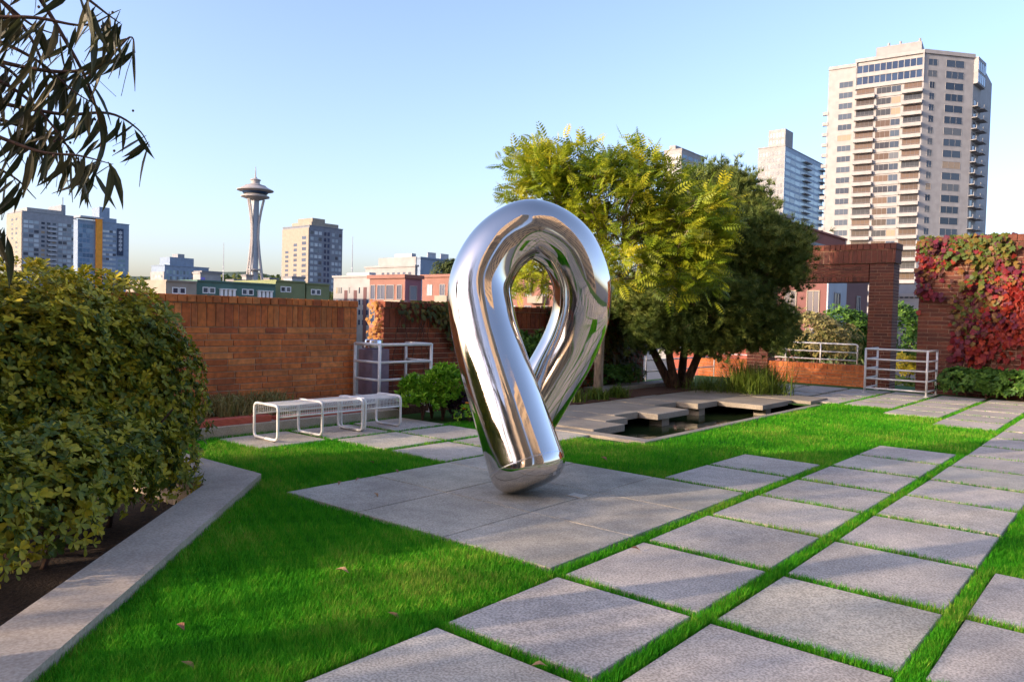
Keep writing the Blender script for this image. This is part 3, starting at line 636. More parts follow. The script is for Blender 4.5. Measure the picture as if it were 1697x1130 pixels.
for (px, yt, yb, D, lab) in ((467,385,470,900,'thin radio mast left of the cream apartment tower'), (583,392,470,800,'thin radio mast right of the cream apartment tower'), (370,402,462,900,'thin radio mast left of the observation tower')):
    p = at(px, yt, D); q = at(px, yb, D)
    ms = empty('radio_mast', (q.x,q.y,GROUND_Z), lab, 'mast'); MB().tube([(q.x,q.y,GROUND_Z),(q.x,q.y,p.z)], [1.1,.25], 5).build('pole', 'steel_grey', ms)
    mb = MB()
    for k in range(3): mb.box(q.x-1.8,q.x+1.8,q.y-.3,q.y+.3,q.z+(p.z-q.z)*(.12+.1*k),q.z+(p.z-q.z)*(.12+.1*k)+.5)
    mb.build('crossbars', 'steel_grey', ms)
# 6 white block and pink apartments beyond the wall opening
e, L, Rt, zt, bb = block('white_block', 'white block with dark vertical slots beyond the brick wall end', 616, 553, 640, 459, 150, 'white_wall')
for u in (.30,.55,.80):
    mb = MB(); L.box(mb, L.W*u, L.W*u+1.0, GROUND_Z+2, zt-2.6 if u < .8 else zt-2.0, -.3, .05); mb.build('slot_window', 'dark_slot', e)
for u in (.08,.14,.20,.42,.68): mb = MB(); L.box(mb, L.W*u, L.W*u+.35, zt-3.2, zt-2.0, -.3, .05); mb.build('slit_window', 'glass', e)
window_field(L, e, L.W*.05, L.W*.95, zt-10, zt-4.0, 9, 3, .4, .5, 'glass_navy'); window_field(Rt, e, Rt.W*.05, Rt.W*.95, zt-12, zt-2, 5, 4, .5, .55, 'glass_navy'); roofbox(e, bb[0]+3, bb[1]-2, bb[2]+1, bb[3]-1, zt+.4, zt+1.0, 'steel_grey', 'roof_plant')
e, L, Rt, zt, bb = block('apartment_block', 'pink brown apartment block with balconies beyond the wall opening', 671, 613, 698, 461, 82, 'pink_wall')
MB().box(bb[1], bb[1]+.05, bb[2]+.01, bb[3]-.01, GROUND_Z, zt-.02).build('end_wall', 'mauve_wall', e)  # unlit side: its shade is put into the mauve colour
Rt = Face((Rt.p.x+.05, Rt.p.y), (0,1), Rt.W)
for fl in range(5):
    z = zt-2.25-fl*2.75
    for u in (.10,.34,.60,.86): window(L, e, L.W*u, z, L.W*(.20 if u in (.34,.60) else .12), 1.5, 'glass_navy', 'white_wall', 1 if u == .34 else 0, fr=.06)
    mb = MB(); L.box(mb, L.W*.62, L.W+.4, z-.95, z-.15, 0, 1.0); mb.build('balcony', 'cream_wall', e)
    window(Rt, e, Rt.W*.5, z, .9, 1.4, 'glass_pale', 'white_wall', 0, fr=.1)
e, L, Rt, zt, bb = block('apartment_block', 'orange brown apartment block seen through the sculpture loop', 945, 700, 990, 455, 92, 'pink_wall')
for fl in range(5):
    z = zt-2.5-fl*2.8
    for k, u in enumerate(np.linspace(.06,.95,10)): window(L, e, L.W*u, z, .95, 1.45, 'glass_navy' if k % 3 else 'glass_sky', 'white_wall', 1, fr=.07)
    for u in (.18,.5,.82): mb = MB(); L.box(mb, L.W*u-1.2, L.W*u+1.2, z-1.0, z-.1, 0, .9); mb.build('balcony', 'cream_wall', e)
roofbox(e, bb[0]+7.0, bb[0]+8.6, bb[2]+2, bb[2]+4, zt+.4, zt+1.5, 'pink_wall', 'roof_dome')
e, L, Rt, zt, bb = block('white_block', 'stepped white rooftop block above the pink apartments', 688, 606, 692, 442, 170, 'white_wall')
window_field(L, e, L.W*.1, L.W*.95, zt-5.5, zt-.6, 8, 2, .5, .55, 'glass_navy', skip=.25); roofbox(e, bb[0]+L.W*.22, bb[1]-.6, bb[2]+1, bb[3], zt+.3, zt+2.3, 'white_wall'); roofbox(e, bb[0]+L.W*.55, bb[1]-2, bb[2]+2, bb[3], zt+2.3, zt+3.1, 'steel_grey', 'roof_plant')
e, L, Rt, zt, bb = block('office_block', 'blue grey glass office block right of the stepped white block', 697, 690, 758, 428, 210, 'blue_wall')
window_field(Rt, e, Rt.W*.25, Rt.W-.4, zt-9, zt-1.5, 8, 3, .9, .9, 'glass_blue')
for u in (.25,.6): roofbox(e, bb[0]+.5, bb[1]-1, bb[2]+Rt.W*u, bb[2]+Rt.W*(u+.22), zt+.3, zt+2, 'steel_grey', 'roof_plant')
# 7 towers behind the trees
e, L, Rt, zt, bb = block('apartment_tower', 'pale tower top just showing above the yellow green tree', 1130, 1101, 1168, 247, 420, 'white_wall')
window_field(L, e, .5, L.W-.5, zt-60, zt-2, 5, 18, .7, .6, 'glass_slate'); window_field(Rt, e, .5, Rt.W-.5, zt-60, zt-2, 4, 18, .8, .6, 'glass_blue'); roofbox(e, bb[0]+2, bb[1]-5, bb[2]+2, bb[3]-3, zt+.4, zt+3, 'white_wall')
e, L, Rt, zt, bb = block('glass_tower', 'white and blue glass tower left of the big tower', 1301, 1257, 1366, 242, 330, 'white_wall')
MB().box(bb[1], bb[1]+.15, bb[2]+.02, bb[3]-.02, GROUND_Z, zt-.1).build('glass_side', 'pale_blue_wall', e); Rt = Face((Rt.p.x+.15, Rt.p.y), (0,1), Rt.W)
window_field(L, e, .5, L.W-.4, zt-68, zt-1.5, 8, 24, .70, .62, 'glass_slate'); window_field(Rt, e, .6, Rt.W-.6, zt-68, zt-1.5, 8, 24, .92, .62, 'glass_pale')
for k in range(23):
    mb = MB(); Rt.box(mb, Rt.W*.45, Rt.W*.6, zt-3.2-k*2.83, zt-2.9-k*2.83, 0, 1.6); Rt.box(mb, Rt.W*.9, Rt.W+1, zt-3.2-k*2.83, zt-2.9-k*2.83, 0, 1.6); mb.build('balcony', 'white_wall', e)
roofbox(e, bb[1]-L.W*.62, bb[1]-.01, bb[2]+.01, bb[2]+9, zt, zt+7.4, 'white_wall', 'upper_tower'); Lu = Face((bb[1]-L.W*.62, bb[2]+.01), (1,0), L.W*.62); window_field(Lu, e, .5, Lu.W-.5, zt+.5, zt+6.5, 5, 2, .6, .6, 'glass_pale')
# 8 the big residential tower on the right
D = 200; P0 = at(1533, 84, D); zt = P0.z
ul = -camdir(-57.0)                                    # along the main face, left to right
def solve(px, P, d):                                   # distance along d from P so that the point lies on sight column px
    r = ray(px, 300); rx, ry = r.x, r.y; den = d.x*ry - d.y*rx; return ((CAM.x-P.x)*ry - (CAM.y-P.y)*rx)/den
P0 = Vector((P0.x, P0.y)); Wm = solve(1411, P0, -ul); Pm = P0 - ul*Wm
ur = camdir(79.0); Wr = solve(1606, P0, ur); Pr = P0 + ur*Wr
u3 = camdir(45); W3 = solve(1619, Pr, u3); P3 = Pr + u3*W3
nl = Vector((ul.y, -ul.x)); Pw = Pm - nl*3.0; Ww = solve(1367, Pw, -ul); P4 = Pw - ul*Ww
e = empty('residential_tower', (P0.x, P0.y, GROUND_Z), 'tall cream residential tower with stacked balconies at upper right', 'tower')
Pb = P3 - nl*20 + ul*2; Pb2 = P4 - nl*20
MB().prism([P4, Pw, Pm, P0, Pr, P3, Pb, Pb2], GROUND_Z, zt-.6).build('wall', 'tower_wall', e)
FM = Face(Pm, ul, Wm); FR = Face(P0, ur, Wr); F3 = Face(Pr, u3, W3); FW = Face(P4, ul, Ww)
FLH = 2.92
mb = MB()
for F_, n_ in ((FM,.5),(FW,.3)): F_.box(mb, -.05, F_.W+.05, zt-.7, zt+.2, -1, n_)
FR.box(mb, -.1, FR.W+.1, zt-.7, zt+.3, -1, .35); mb.build('parapet', 'tower_wall', e)
mb = MB(); mb.prism([Pm+ul*Wm*.28-nl*2, P0-ul*1.0-nl*2, P0-ul*1.0-nl*9, Pm+ul*Wm*.28-nl*9], zt-.6, zt+3.3); mb.build('penthouse', 'white_wall', e)
for u in (.45,.62,.9): q = Pm+ul*Wm*u-nl*4; MB().tube([(q.x,q.y,zt+3),(q.x,q.y,zt+4.6)], .35, 6).build('vent', 'white_wall', e)
nf = 24
tmp = MB()
for k in range(2):                                      # two glazed top storeys, pane by pane
    z0 = zt-1.0-(k+1)*3.05
    for q in range(11):
        w_ = (Wm-.8)/11; window(FM, e, .4+w_*(q+.5), z0+.35, w_-.14, 1.95, 'glass_navy', 'tower_wall', 0, fr=.07, out=.10, n=.25)
    FM.box(tmp, 0, Wm, z0-.75, z0+.27, -.2, .45)
FM.box(tmp, 0, .32, zt-8, zt-.6, -.2, .5); FM.box(tmp, Wm-.32, Wm, zt-8, zt-.6, -.2, .5)
tmp.build('top_bands', 'tower_wall', e)
for k in range(nf):
    z = zt-9.7-k*FLH
    for (ua, ub_) in ((.02,.30),(.72,.985)):
        u0, u1 = Wm*ua, Wm*ub_; c = (u0+u1)/2
        mb = MB(); FM.box(mb, u0-.15, u1+.15, z-.95, z-.05, .05, 1.35); FM.box(mb, u0-.05, u1+.05, z-1.0, z-.97, 0, 1.3); mb.build('balcony', 'tower_wall', e)
        mb = MB()
        for h_ in (.12,.30): FM.box(mb, u0, u1, z+h_, z+h_+.05, 1.25, 1.3)
        for q in range(9): uu = u0+(u1-u0)*q/8; FM.box(mb, uu-.02, uu+.02, z-.05, z+.32, 1.26, 1.29)
        mb.build('balcony_rail', 'tower_dark', e)
        window(FM, e, c, z-.0, (u1-u0)*.92, 1.75, 'glass_warm', 'tower_dark', 3, fr=.07, out=.05)
    window(FM, e, Wm*.435, z-.02, Wm*.21, 1.6, 'glass_warm', 'tower_wall', 2, fr=.05); window(FM, e, Wm*.615, z-.02, Wm*.13, 1.6, 'glass', 'tower_wall', 1, fr=.05)
    if k % 1 == 0: mb = MB(); FM.box(mb, Wm*.32, Wm*.70, z-.98, z-.28, -.2, .22); mb.build('spandrel', 'tower_wall', e)
for k in range(nf+2):
    z = zt-3.6-k*FLH
    window(FR, e, FR.W*.62, z, FR.W*.36, 1.75, 'glass', 'tower_wall', 2 if k % 2 else 1, fr=.06); window(FR, e, FR.W*.17, z, FR.W*(.18 if k < 2 else .10), 1.6, 'glass', 'tower_wall', 1, fr=.06)
    window(FW, e, FW.W*.62, z-2.4, FW.W*.46, 1.5, 'glass', 'tower_wall', 2, fr=.06)
    if k > 1: mb = MB(); FW.box(mb, -1.2, .3, z-3.6, z-2.7, -.8, .15); mb.build('side_balcony', 'tower_wall', e)
    if k > 2:
        mb = MB(); F3.box(mb, -.2, W3*.42, z-1.0, z-.82, 0, 1.3); F3.box(mb, -.2, W3*.42, z-.82, z-.05, 1.18, 1.3); F3.box(mb, W3*.5, W3*1.05, z-1.0, z-.82, 0, 1.9); F3.box(mb, W3*.5, W3*1.05, z-.82, z-.0, 1.78, 1.9); mb.build('balcony', 'white_wall', e)
        window(F3, e, W3*.3, z-.8, W3*.28, 2.0, 'glass', 'tower_wall', 1, fr=.06)
for k in range(2):
    for q in range(4): window(F3, e, W3*(q+.5)/4, zt-3.8-k*3.1, W3/4-.15, 2.5, 'glass_blue', 'tower_wall', 0, fr=.06, n=1.0)
mb = MB(); F3.box(mb, 0, W3*1.02, zt-7.3, zt-.4, -.5, 1.0); mb.build('corner_bay', 'tower_wall', e)
# white podium beyond the gap right of the portal
e, L, Rt, zt, bb = block('podium_building', 'white low podium building between portal and ivy wall', 1527, 1470, 1560, 492, 95, 'white_wall')
window_field(L, e, L.W*.2, L.W*.95, zt-.2, zt+.2, 5, 1, .6, .8, 'glass'); roofbox(e, bb[0]+1, bb[1]-.5, bb[2]+1, bb[2]+6, zt+.4, zt+1.6, 'grey_wall', 'roof_plant')
# 9 brick building with white cornice, pink apartments through the portal
P = at(1300, 368, 75); P1 = on_x(1402, 390, P.x); zt = P.z
e = empty('brick_building', (P.x, P.y, GROUND_Z), 'red brick building with white cornice behind the pine', 'building')
MB().box(P.x-12, P.x, P.y, P1.y, GROUND_Z, zt).build('wall', 'red_brick_far', e)
MB().box(P.x-12.3, P.x+.6, P.y-.6, P1.y+.6, zt-1.75, zt-1.35).build('cornice', 'white_wall', e); MB().box(P.x-12.2, P.x+.35, P.y-.35, P1.y+.35, zt-2.3, zt-1.76).build('frieze', 'white_wall', e)
MB().box(P.x-12.1, P.x+.15, P.y-.15, P1.y+.15, zt, zt+.2).build('coping', 'red_brick_far', e)
MB().box(P.x-6, P.x-.5, P1.y+.5, P1.y+7, GROUND_Z, zt-.4).build('annex', 'mauve_wall', e)
fc = Face((P.x, P.y), (0,1), P1.y-P.y)
for k in range(3):
    for u in (.2,.45,.7): window(fc, e, fc.W*u, zt-5.2-k*3, 1.0, 1.7, 'glass', 'white_wall', 1)
e, L, Rt, zt, bb = block('grey_house', 'grey flat roofed building peeping above the pine', 1290, 1255, 1310, 358, 88, 'grey_wall')
window_field(L, e, .3, L.W-.3, zt-3, zt-1, 3, 1, .5, .6)
e, L, Rt, zt, bb = block('apartment_block', 'pink apartment block with white framed windows seen through the portal', 1372, 1290, 1440, 430, 52, 'rose_brick')
MB().box(bb[1], bb[1]+.1, bb[2]+.01, bb[2]+Rt.W*.42, GROUND_Z, zt-.1).build('bay_wall', 'steel_grey', e); Rb = Face((bb[1]+.1, bb[2]), (0,1), Rt.W)
for k in range(4):
    z = zt-3.6-k*2.6
    for u in (.28,.74): window(L, e, L.W*u, z, .75, 1.45, 'glass_navy', 'cream_wall', 1, fr=.06)
    window(Rb, e, Rt.W*.2, z, 1.15, 1.35, 'glass_navy', 'white_wall', 1, fr=.09); window(Rt, e, Rt.W*.75, z, .8, 1.3, 'glass_navy', 'white_wall', 1, fr=.08)
# 10 invented unseen neighbours, added to shade the terrace and show in the polished steel
e = empty('added_pavilion', (-3, -16, -.5), 'invented low brick pavilion behind the viewer that shades the terrace', 'building')
MB().box(-12.5, 3, -22, -14.0, GROUND_Z, 3.3).build('wall', 'red_brick_far', e); MB().box(-12.8, 3.3, -22.3, -13.7, 3.3, 3.6).build('roof', 'roof_grey', e)
fc = Face((3, -14.0), (-1,0), 15.5)
for k in range(5):
    for z_ in (.6,): window(fc, e, 1.6+k*3.05, z_, 2.2, 2.2, 'glass', 'white_wall', 2)
e = empty('added_beige_tower', (45, 6, GROUND_Z), 'invented beige apartment tower right of the terrace, outside the view', 'tower')
MB().box(34, 52, -16, 4, GROUND_Z, 42).build('wall', 'beige_wall', e); fc = Face((34, 4), (0,-1), 20)
window_field(fc, e, 1, 19, -16, 40, 6, 17, .6, .55, 'glass'); fc = Face((34,-16), (1,0), 18); window_field(fc, e, 1, 17, -16, 40, 5, 17, .6, .55, 'glass')
fc = Face((52, 4), (-1,0), 18); window_field(fc, e, 1, 17, -16, 40, 5, 17, .6, .55, 'glass')
e = empty('added_tall_tower', (48, -50, GROUND_Z), 'invented very tall warm stone tower behind the viewer for the steel to mirror', 'tower')
MB().box(36, 58, -62, -36, GROUND_Z, 92).build('wall', 'beige_wall', e); fc = Face((36, -36), (0,-1), 26); window_field(fc, e, 1, 25, -16, 90, 9, 30, .5, .5, 'glass'); fc = Face((58, -36), (-1,0), 22); window_field(fc, e, 1, 21, -16, 90, 7, 30, .5, .5, 'glass')
e = empty('added_warm_tower', (24, -34, GROUND_Z), 'invented warm stone tower behind the viewer on the right', 'tower')
MB().box(17, 33, -46, -24, GROUND_Z, 34).build('wall', 'beige_wall', e); fc = Face((17, -24), (0,-1), 22); window_field(fc, e, 1, 21, -16, 33, 8, 15, .5, .5, 'glass'); fc = Face((33, -24), (-1,0), 16); window_field(fc, e, 1, 15, -16, 33, 6, 15, .5, .5, 'glass')
e = empty('added_stone_tower', (20, -60, GROUND_Z), 'invented pale stone office tower far behind the viewer', 'tower')
MB().box(8, 30, -75, -52, GROUND_Z, 38).build('wall', 'cream_wall', e); fc = Face((30, -52), (-1,0), 22); window_field(fc, e, 1, 21, -16, 36, 7, 15, .6, .6, 'glass')

# ================================================================== OBJECTS
def catmull(pts, per=10):
    P = [Vector(p) for p in pts]; P = [P[0]*2-P[1]] + P + [P[-1]*2-P[-2]]; out = []
    for i in range(1, len(P)-2):
        for k in range(per):
            t = k/per; a, b, c, d = P[i-1], P[i], P[i+1], P[i+2]
            out.append(0.5*((2*b) + (c-a)*t + (2*a-5*b+4*c-d)*t*t + (3*b-a-3*c+d)*t**3))
    return out + [P[-2]]
# ---- polished steel loop sculpture: one bent tube with domed ends
RT = 0.36
ctrl = [at(*q) for q in ((874,767,7.03),(846,682,7.20),(817,592,7.42),(800,522,7.60),(797,462,7.72),(828,404,7.82),(880,375,7.90),(934,401,7.96),(962,455,8.00),(963,512,8.05),(944,568,8.08),(914,622,8.06),(886,668,8.02),(866,700,7.98))]
path = catmull(ctrl, 12)
def dome(p, d, ln):                     # domed end beyond p along d
    return [(p + d*ln*math.sin(t*math.pi/2), RT*max(.015, math.cos(t*math.pi/2)**0.55)) for t in np.linspace(.14, 1, 20)]
d0 = (path[0]-path[2]).normalized(); d1 = (path[-1]-path[-3]).normalized()
a_ = dome(path[0], d0, .20)[::-1]; b_ = dome(path[-1], d1, .2)
pts = [p for p, r in a_] + path + [p for p, r in b_]; rad = [r for p, r in a_] + list(np.interp(np.linspace(0,1,len(path)), (0,.12,.28,.42,1), (RT,.342,.322,.308,.304))) + [r*.304/RT for p, r in b_]
mb = MB(); mb.tube(pts, rad, 72)
zmin = min(v[2] for v in mb.v); mb.v = [(x, y, z - zmin + 0.004) for (x, y, z) in mb.v]
se = empty('loop_sculpture', (path[0].x, path[0].y, 0), 'mirror polished steel loop sculpture standing on the stone pad', 'sculpture')
mb.build('looped_tube', 'steel', se, smooth=True)
seam = MB(); q = path[0] - d0*.02; seam.tube([q-Vector((0,0,zmin))-d0*.006, q-Vector((0,0,zmin))+d0*.006], RT+.0025, 72); seam.build('weld_seam', 'bin_steel', se, smooth=False)
o = MB().box(-.17,-.01,2.88,3.0,.004,.013,.003).build('plaque', 'plaque_stone'); tag(o, 'small pale plaque on the stone pad beside the sculpture foot', 'plaque')

# ---- white wire benches
def bench(y0, y1, frs, label):
    x0, x1, h = -4.96, -4.42, 0.46
    e = empty('wire_bench', (x0, y0, 0), label, 'bench', 'white wire benches by the brick wall')
    for y in frs:
        c = [(x0,y,.03),(x0,y,h),(x1,y,h),(x1,y,.03)]
        loop = rounded_path([((x0+x1)/2,y,.022),(x0,y,.022),(x0,y,h),(x1,y,h),(x1,y,.022),((x0+x1)/2,y,.022)], .075, 6)
        f = MB().tube(loop, .0175, 10).build('leg_frame', 'white_paint', e, True)
        for x in (x0+.09, x1-.09): MB().box(x-.02,x+.02,y-.02,y+.02,.001,.008).build('foot_pad', 'tower_dark', f)
    for x in (x0, x1): MB().tube([(x,y0,.315),(x,y1,.315)], .013, 8).build('side_rail', 'white_paint', e, True)
    sec = rounded_path([(x0,0,.31),(x0,0,h-.005),(x1,0,h-.005),(x1,0,.31)], .07, 6)
    dense = [sec[0]]
    for a, b in zip(sec[:-1], sec[1:]):
        n_ = max(1, int((b-a).length/.027)); dense += [a+(b-a)*(k+1)/n_ for k in range(n_)]
    mb = MB()
    for p in dense: mb.tube([(p.x,y0,p.z),(p.x,y1,p.z)], .0031, 4, False)
    k = int((y1-y0)/.027)
    for i in range(k+1): y = y0+(y1-y0)*i/k; mb.tube([(p.x,y,p.z) for p in sec], .0031, 4, False)
    o = mb.build('mesh_seat', 'white_paint', e); return e
bench(2.56, 3.90, (2.56, 3.23, 3.90), 'longer white wire mesh bench, the nearer one to the bush')
bench(3.95, 4.60, (3.95, 4.60), 'shorter white wire mesh bench next to the bright green shrub')

# ---- white pipe railings
def rail_panel(e, p, q, levels, z0, r=.025, posts=True):
    p = Vector((p[0],p[1],0)); q = Vector((q[0],q[1],0))
    for k, z in enumerate(levels): MB().tube([p+Vector((0,0,z)), q+Vector((0,0,z))], r*(1 if k == 0 else .85), 10).build('rail', 'white_paint', e, True)
def post(e, x, y, z0, z1, r=.026): MB().tube([(x,y,z0),(x,y,z1)], r, 10).build('post', 'white_paint', e, True); MB().box(x-.05,x+.05,y-.05,y+.05,z0,z0+.012).build('base_plate', 'white_paint', e)
e = empty('pipe_railing', (-5.5,5.1,0), 'white pipe guard railing around the gap in the brick wall', 'railing')
lv = (1.155,.87,.585,.30)
rail_panel(e, (-6.12,5.1), (-5.5,5.1), lv, .13); rail_panel(e, (-5.5,5.1), (-5.46,6.2), lv, .13); rail_panel(e, (-5.46,6.2), (-6.1,6.2), lv, .13)
for (x,y) in ((-6.12,5.1),(-5.5,5.1),(-5.46,6.2),(-6.1,6.2)): post(e, x, y, 0.0, 1.165)
e = empty('pipe_railing', (-1.5,17.35,0), 'tall white pipe railing with five bars in front of the portal pillar', 'railing')
lv = (1.09,.84,.60,.36,.12)
rail_panel(e, (-1.5,17.35), (-.12,17.35), lv, 0); rail_panel(e, (-.12,17.35), (-.10,18.3), lv, 0); rail_panel(e, (-1.5,17.35), (-1.52,18.5), lv, 0)
for (x,y) in ((-1.5,17.35),(-.12,17.35),(-.10,18.3),(-1.52,18.5)): post(e, x, y, 0.0, 1.10)
e = empty('pipe_handrail', (-3.6,YP+.2,.57), 'white handrail on top of the low brick wall in the portal', 'railing')
y_ = YP+.2
MB().tube(rounded_path([(-6.3,y_,1.13),(-2.3,y_,1.13),(-2.3,y_,.58)], .06), .022, 10).build('rail', 'white_paint', e, True)
for z in (.90,.68): MB().tube([(-6.3,y_,z),(-2.3,y_,z)], .018, 8).build('rail', 'white_paint', e, True)
for x in (-6.3,-5.3,-4.3,-3.3): MB().tube([(x,y_,.566),(x,y_,1.13)], .02, 8).build('post', 'white_paint', e, True)
e = empty('pipe_handrail', (-6.2,16.2,0), 'white low handrail half hidden behind the pine trunks', 'railing')
for z in (.9,.6,.3): MB().tube([(-6.3,14.9,z),(-6.3,19.0,z)], .02, 8).build('rail', 'white_paint', e, True)
for y in (14.9,16.3,17.7,19.0): MB().tube([(-6.3,y,0),(-6.3,y,.92)], .02, 8).build('post', 'white_paint', e, True)
# ---- bin behind the left railing
e = empty('litter_bin', (-6.12,5.47,0), 'mauve stone litter bin with steel lid behind the left railing', 'bin')
MB().box(-6.28,-5.92,5.30,5.66,0,1.06,.012).build('body', 'mauve_stone', e)
MB().lathe([(.168,1.065),(.172,1.09),(.155,1.20),(.150,1.215),(.02,1.22)], 32, (-6.10,5.48,0)).build('lid', 'bin_steel', e, True)
# ---- red timber edging pieces
for k, (x, y0, y1, z, lab) in enumerate(((-5.40,1.4,3.05,.20,'nearest red timber board lying on the planter kerb'),(-5.72,1.7,3.5,.17,'middle red timber board on the planter edge'),(-5.42,3.15,4.7,.165,'red timber board behind the longer bench'))):
    o = MB().box(x-.07,x+.07,y0,y1,.132,z+.02,.008).build('timber_board', 'red_timber'); tag(o, lab, 'board', 'red timber boards along the planter')

# ---- big bush on the left
def cg(lat, dep, z): p = CAM + Vector((RGT.x*lat+FWD.x*dep, RGT.y*lat+FWD.y*dep, 0)); return (p.x, p.y, z)
bush = empty('pittosporum_bush', cg(-3.9,6.5,-.24), 'large rounded yellow green bush filling the left planting bed', 'bush')
blobs = [(cg(-3.95,6.85,.92), (.98,.98,1.00)), (cg(-4.25,6.3,.92), (1.0,1.0,1.02)), (cg(-4.7,5.7,.80), (1.0,1.0,1.10)), (cg(-4.9,6.6,.9), (1.1,1.1,1.06)), (cg(-3.50,6.9,.80), (.66,.66,.84)), (cg(-3.85,6.9,1.18), (.78,.78,.72)), (cg(-5.3,5.6,.85),(1.0,1.0,1.10)),
         ((-3.0,.25,.22),(.5,.5,.5)), ((-2.75,-.15,.28),(.55,.55,.52)), ((-2.35,-.55,.3),(.55,.55,.55)), ((-1.95,-1.05,.28),(.55,.55,.55)), ((-1.6,-1.6,.3),(.55,.55,.55)), ((-3.2,-.6,.5),(.7,.7,.7)), ((-2.2,-1.8,.6),(.7,.7,.7))]
F,T,s,r = leaf_blob('', blobs, 1650, .058, '', None, rosette=6, lump=.24, inner=.42, up=.35, tilt=.85)
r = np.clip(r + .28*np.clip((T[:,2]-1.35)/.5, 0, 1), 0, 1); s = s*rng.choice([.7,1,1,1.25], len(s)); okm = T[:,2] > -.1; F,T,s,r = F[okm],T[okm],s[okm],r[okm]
cd = np.linalg.norm(T-np.array(CAM), axis=1); low = T[:,2] < .10
keep = ~(low & (rng.random(len(T)) < .6)); F,T,s,r,cd = F[keep],T[keep],s[keep],r[keep],cd[keep]
rel = (T-np.array(CAM))[:,:2]; lat = rel@np.array(RGT); dep = rel@np.array(FWD)
ordr = np.argsort(cd); vis = [i for i in ordr[::3] if lat[i]/dep[i] > -.66 and T[i,2] > .1][:300]
mask = np.ones(len(T), bool); mask[vis] = False
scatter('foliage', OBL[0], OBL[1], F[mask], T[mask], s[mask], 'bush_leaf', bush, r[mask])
def single_leaves(name, tmpl, F, T, s, r, idx, mat, parent, bins=8):
    ms = []
    for b in range(bins):
        m_ = MB(); m_.add(tmpl[0], tmpl[1], (b+.5)/bins); ms.append(m_.mesh(name, mat))
    for i in idx:
        M = Matrix.Identity(4)
        for c in range(3): M.col[c][:3] = [float(x) for x in F[i][:,c]*s[i]]
        M.col[3][:3] = [float(x) for x in T[i]]
        inst(name, ms[min(bins-1, int(r[i]*bins))], M, parent)
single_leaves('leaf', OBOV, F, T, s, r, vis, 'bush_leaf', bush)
mb = MB()
for k in range(34):
    lat, dep = random.uniform(-5.2,-3.3), random.uniform(5.2,7.0); b0 = Vector(cg(lat,dep,-.25)); e1 = b0 + Vector((random.uniform(-.5,.5),random.uniform(-.5,.5),random.uniform(.7,1.2)))
    mid = (b0+e1)/2 + Vector((random.uniform(-.2,.2),random.uniform(-.2,.2),0)); mb.tube([b0,mid,e1], [.022,.016,.008], 5)
mb.build('stems', 'bark_dark', bush)['kind'] = 'stuff'
# ---- smaller plants
def plant(name, label, cat, loc, blobs, per, size, mat, group=None, part='foliage', **k):
    e = empty(name, loc, label, cat, group); leafy(part, blobs, per, size, mat, e, **k)
    mb = MB()
    for (c, rad) in blobs:
        for q in range(5):
            a = random.uniform(0, 6.28); rr = .55
            mb.tube([(c[0],c[1],loc[2]-.02),(c[0]+rad[0]*.3*math.cos(a),c[1]+rad[1]*.3*math.sin(a),c[2]),(c[0]+rad[0]*rr*math.cos(a),c[1]+rad[1]*rr*math.sin(a),c[2]+rad[2]*.4)], [.014,.009,.004], 4)
    mb.build('stems', 'twig', e)['kind'] = 'stuff'; return e
NARROW = leaf_t(.16, .05, .2)
SIMPLE = leaf_simple(.24)
def spiky(name, label, cat, loc, n, h, spread, mat, w=.16, group=None, lean=.5, part='shoots'):
    """upright shoots or grass blades fanning from the base"""
    e = empty(name, loc, label, cat, group); tilt = np.abs(rng.normal(scale=lean, size=n)); az = rng.uniform(0, 6.283, n)
    base = np.stack([loc[0]+rng.normal(scale=spread, size=n), loc[1]+rng.normal(scale=spread, size=n), np.full(n, loc[2])], 1)
    ax = nrm(np.stack([np.sin(tilt)*np.cos(az), np.sin(tilt)*np.sin(az), np.cos(tilt)], 1)); nn = nrm(np.stack([np.cos(az)*-1, np.sin(az)*-1, np.full(n,.2)],1)+rng.normal(scale=.3,size=(n,3)))
    tv = [(-.5*w,0,0),(.5*w,0,0),(.42*w,.4,.01),(-.42*w,.4,.01),(.28*w,.75,-.08),(-.28*w,.75,-.08),(0,1.0,-.24)]; tf = [(0,1,2,3),(3,2,4,5),(5,4,6)]
    scatter(part, tv, tf, frames(ax, nn), base, h*(.6+.5*rng.random(n)), mat, e); return e
bs = plant('bright_shrub', 'bright green leafy shrub beside the shorter bench', 'shrub', (-4.82,5.55,0.0), [((-4.85,5.45,.36),(.34,.34,.36)),((-4.65,5.7,.42),(.32,.32,.40)),((-4.95,5.75,.34),(.3,.3,.34))], 1700, .085, 'bright_shrub', rosette=5, tmpl=NARROW, up=1.0, tilt=.5, lump=.25)
mb_p = np.array([(-4.85,5.3,.55),(-4.75,5.42,.38),(-4.6,5.5,.62),(-4.7,5.3,.3),(-4.55,5.55,.35)])
scatter('blossom', *leaf_simple(.5), frames(rand_unit(25), rand_unit(25)), np.repeat(mb_p,5,axis=0)+rng.normal(scale=.03,size=(25,3)), .03, 'white_petal', bs)
plant('purple_plant', 'dark purple leaved plant right of the bright green shrub', 'plant', (-4.45,6.1,0), [((-4.45,6.1,.22),(.32,.32,.26)),((-4.3,6.35,.18),(.25,.25,.2))], 700, .09, 'purple_leaf', rosette=4)
fp = plant('flower_plant', 'low plant with orange flowers in front of the purple one', 'plant', (-4.2,5.85,0), [((-4.2,5.85,.12),(.22,.22,.16)),((-4.08,6.08,.12),(.2,.2,.15))], 800, .05, 'bright_shrub', rosette=4)
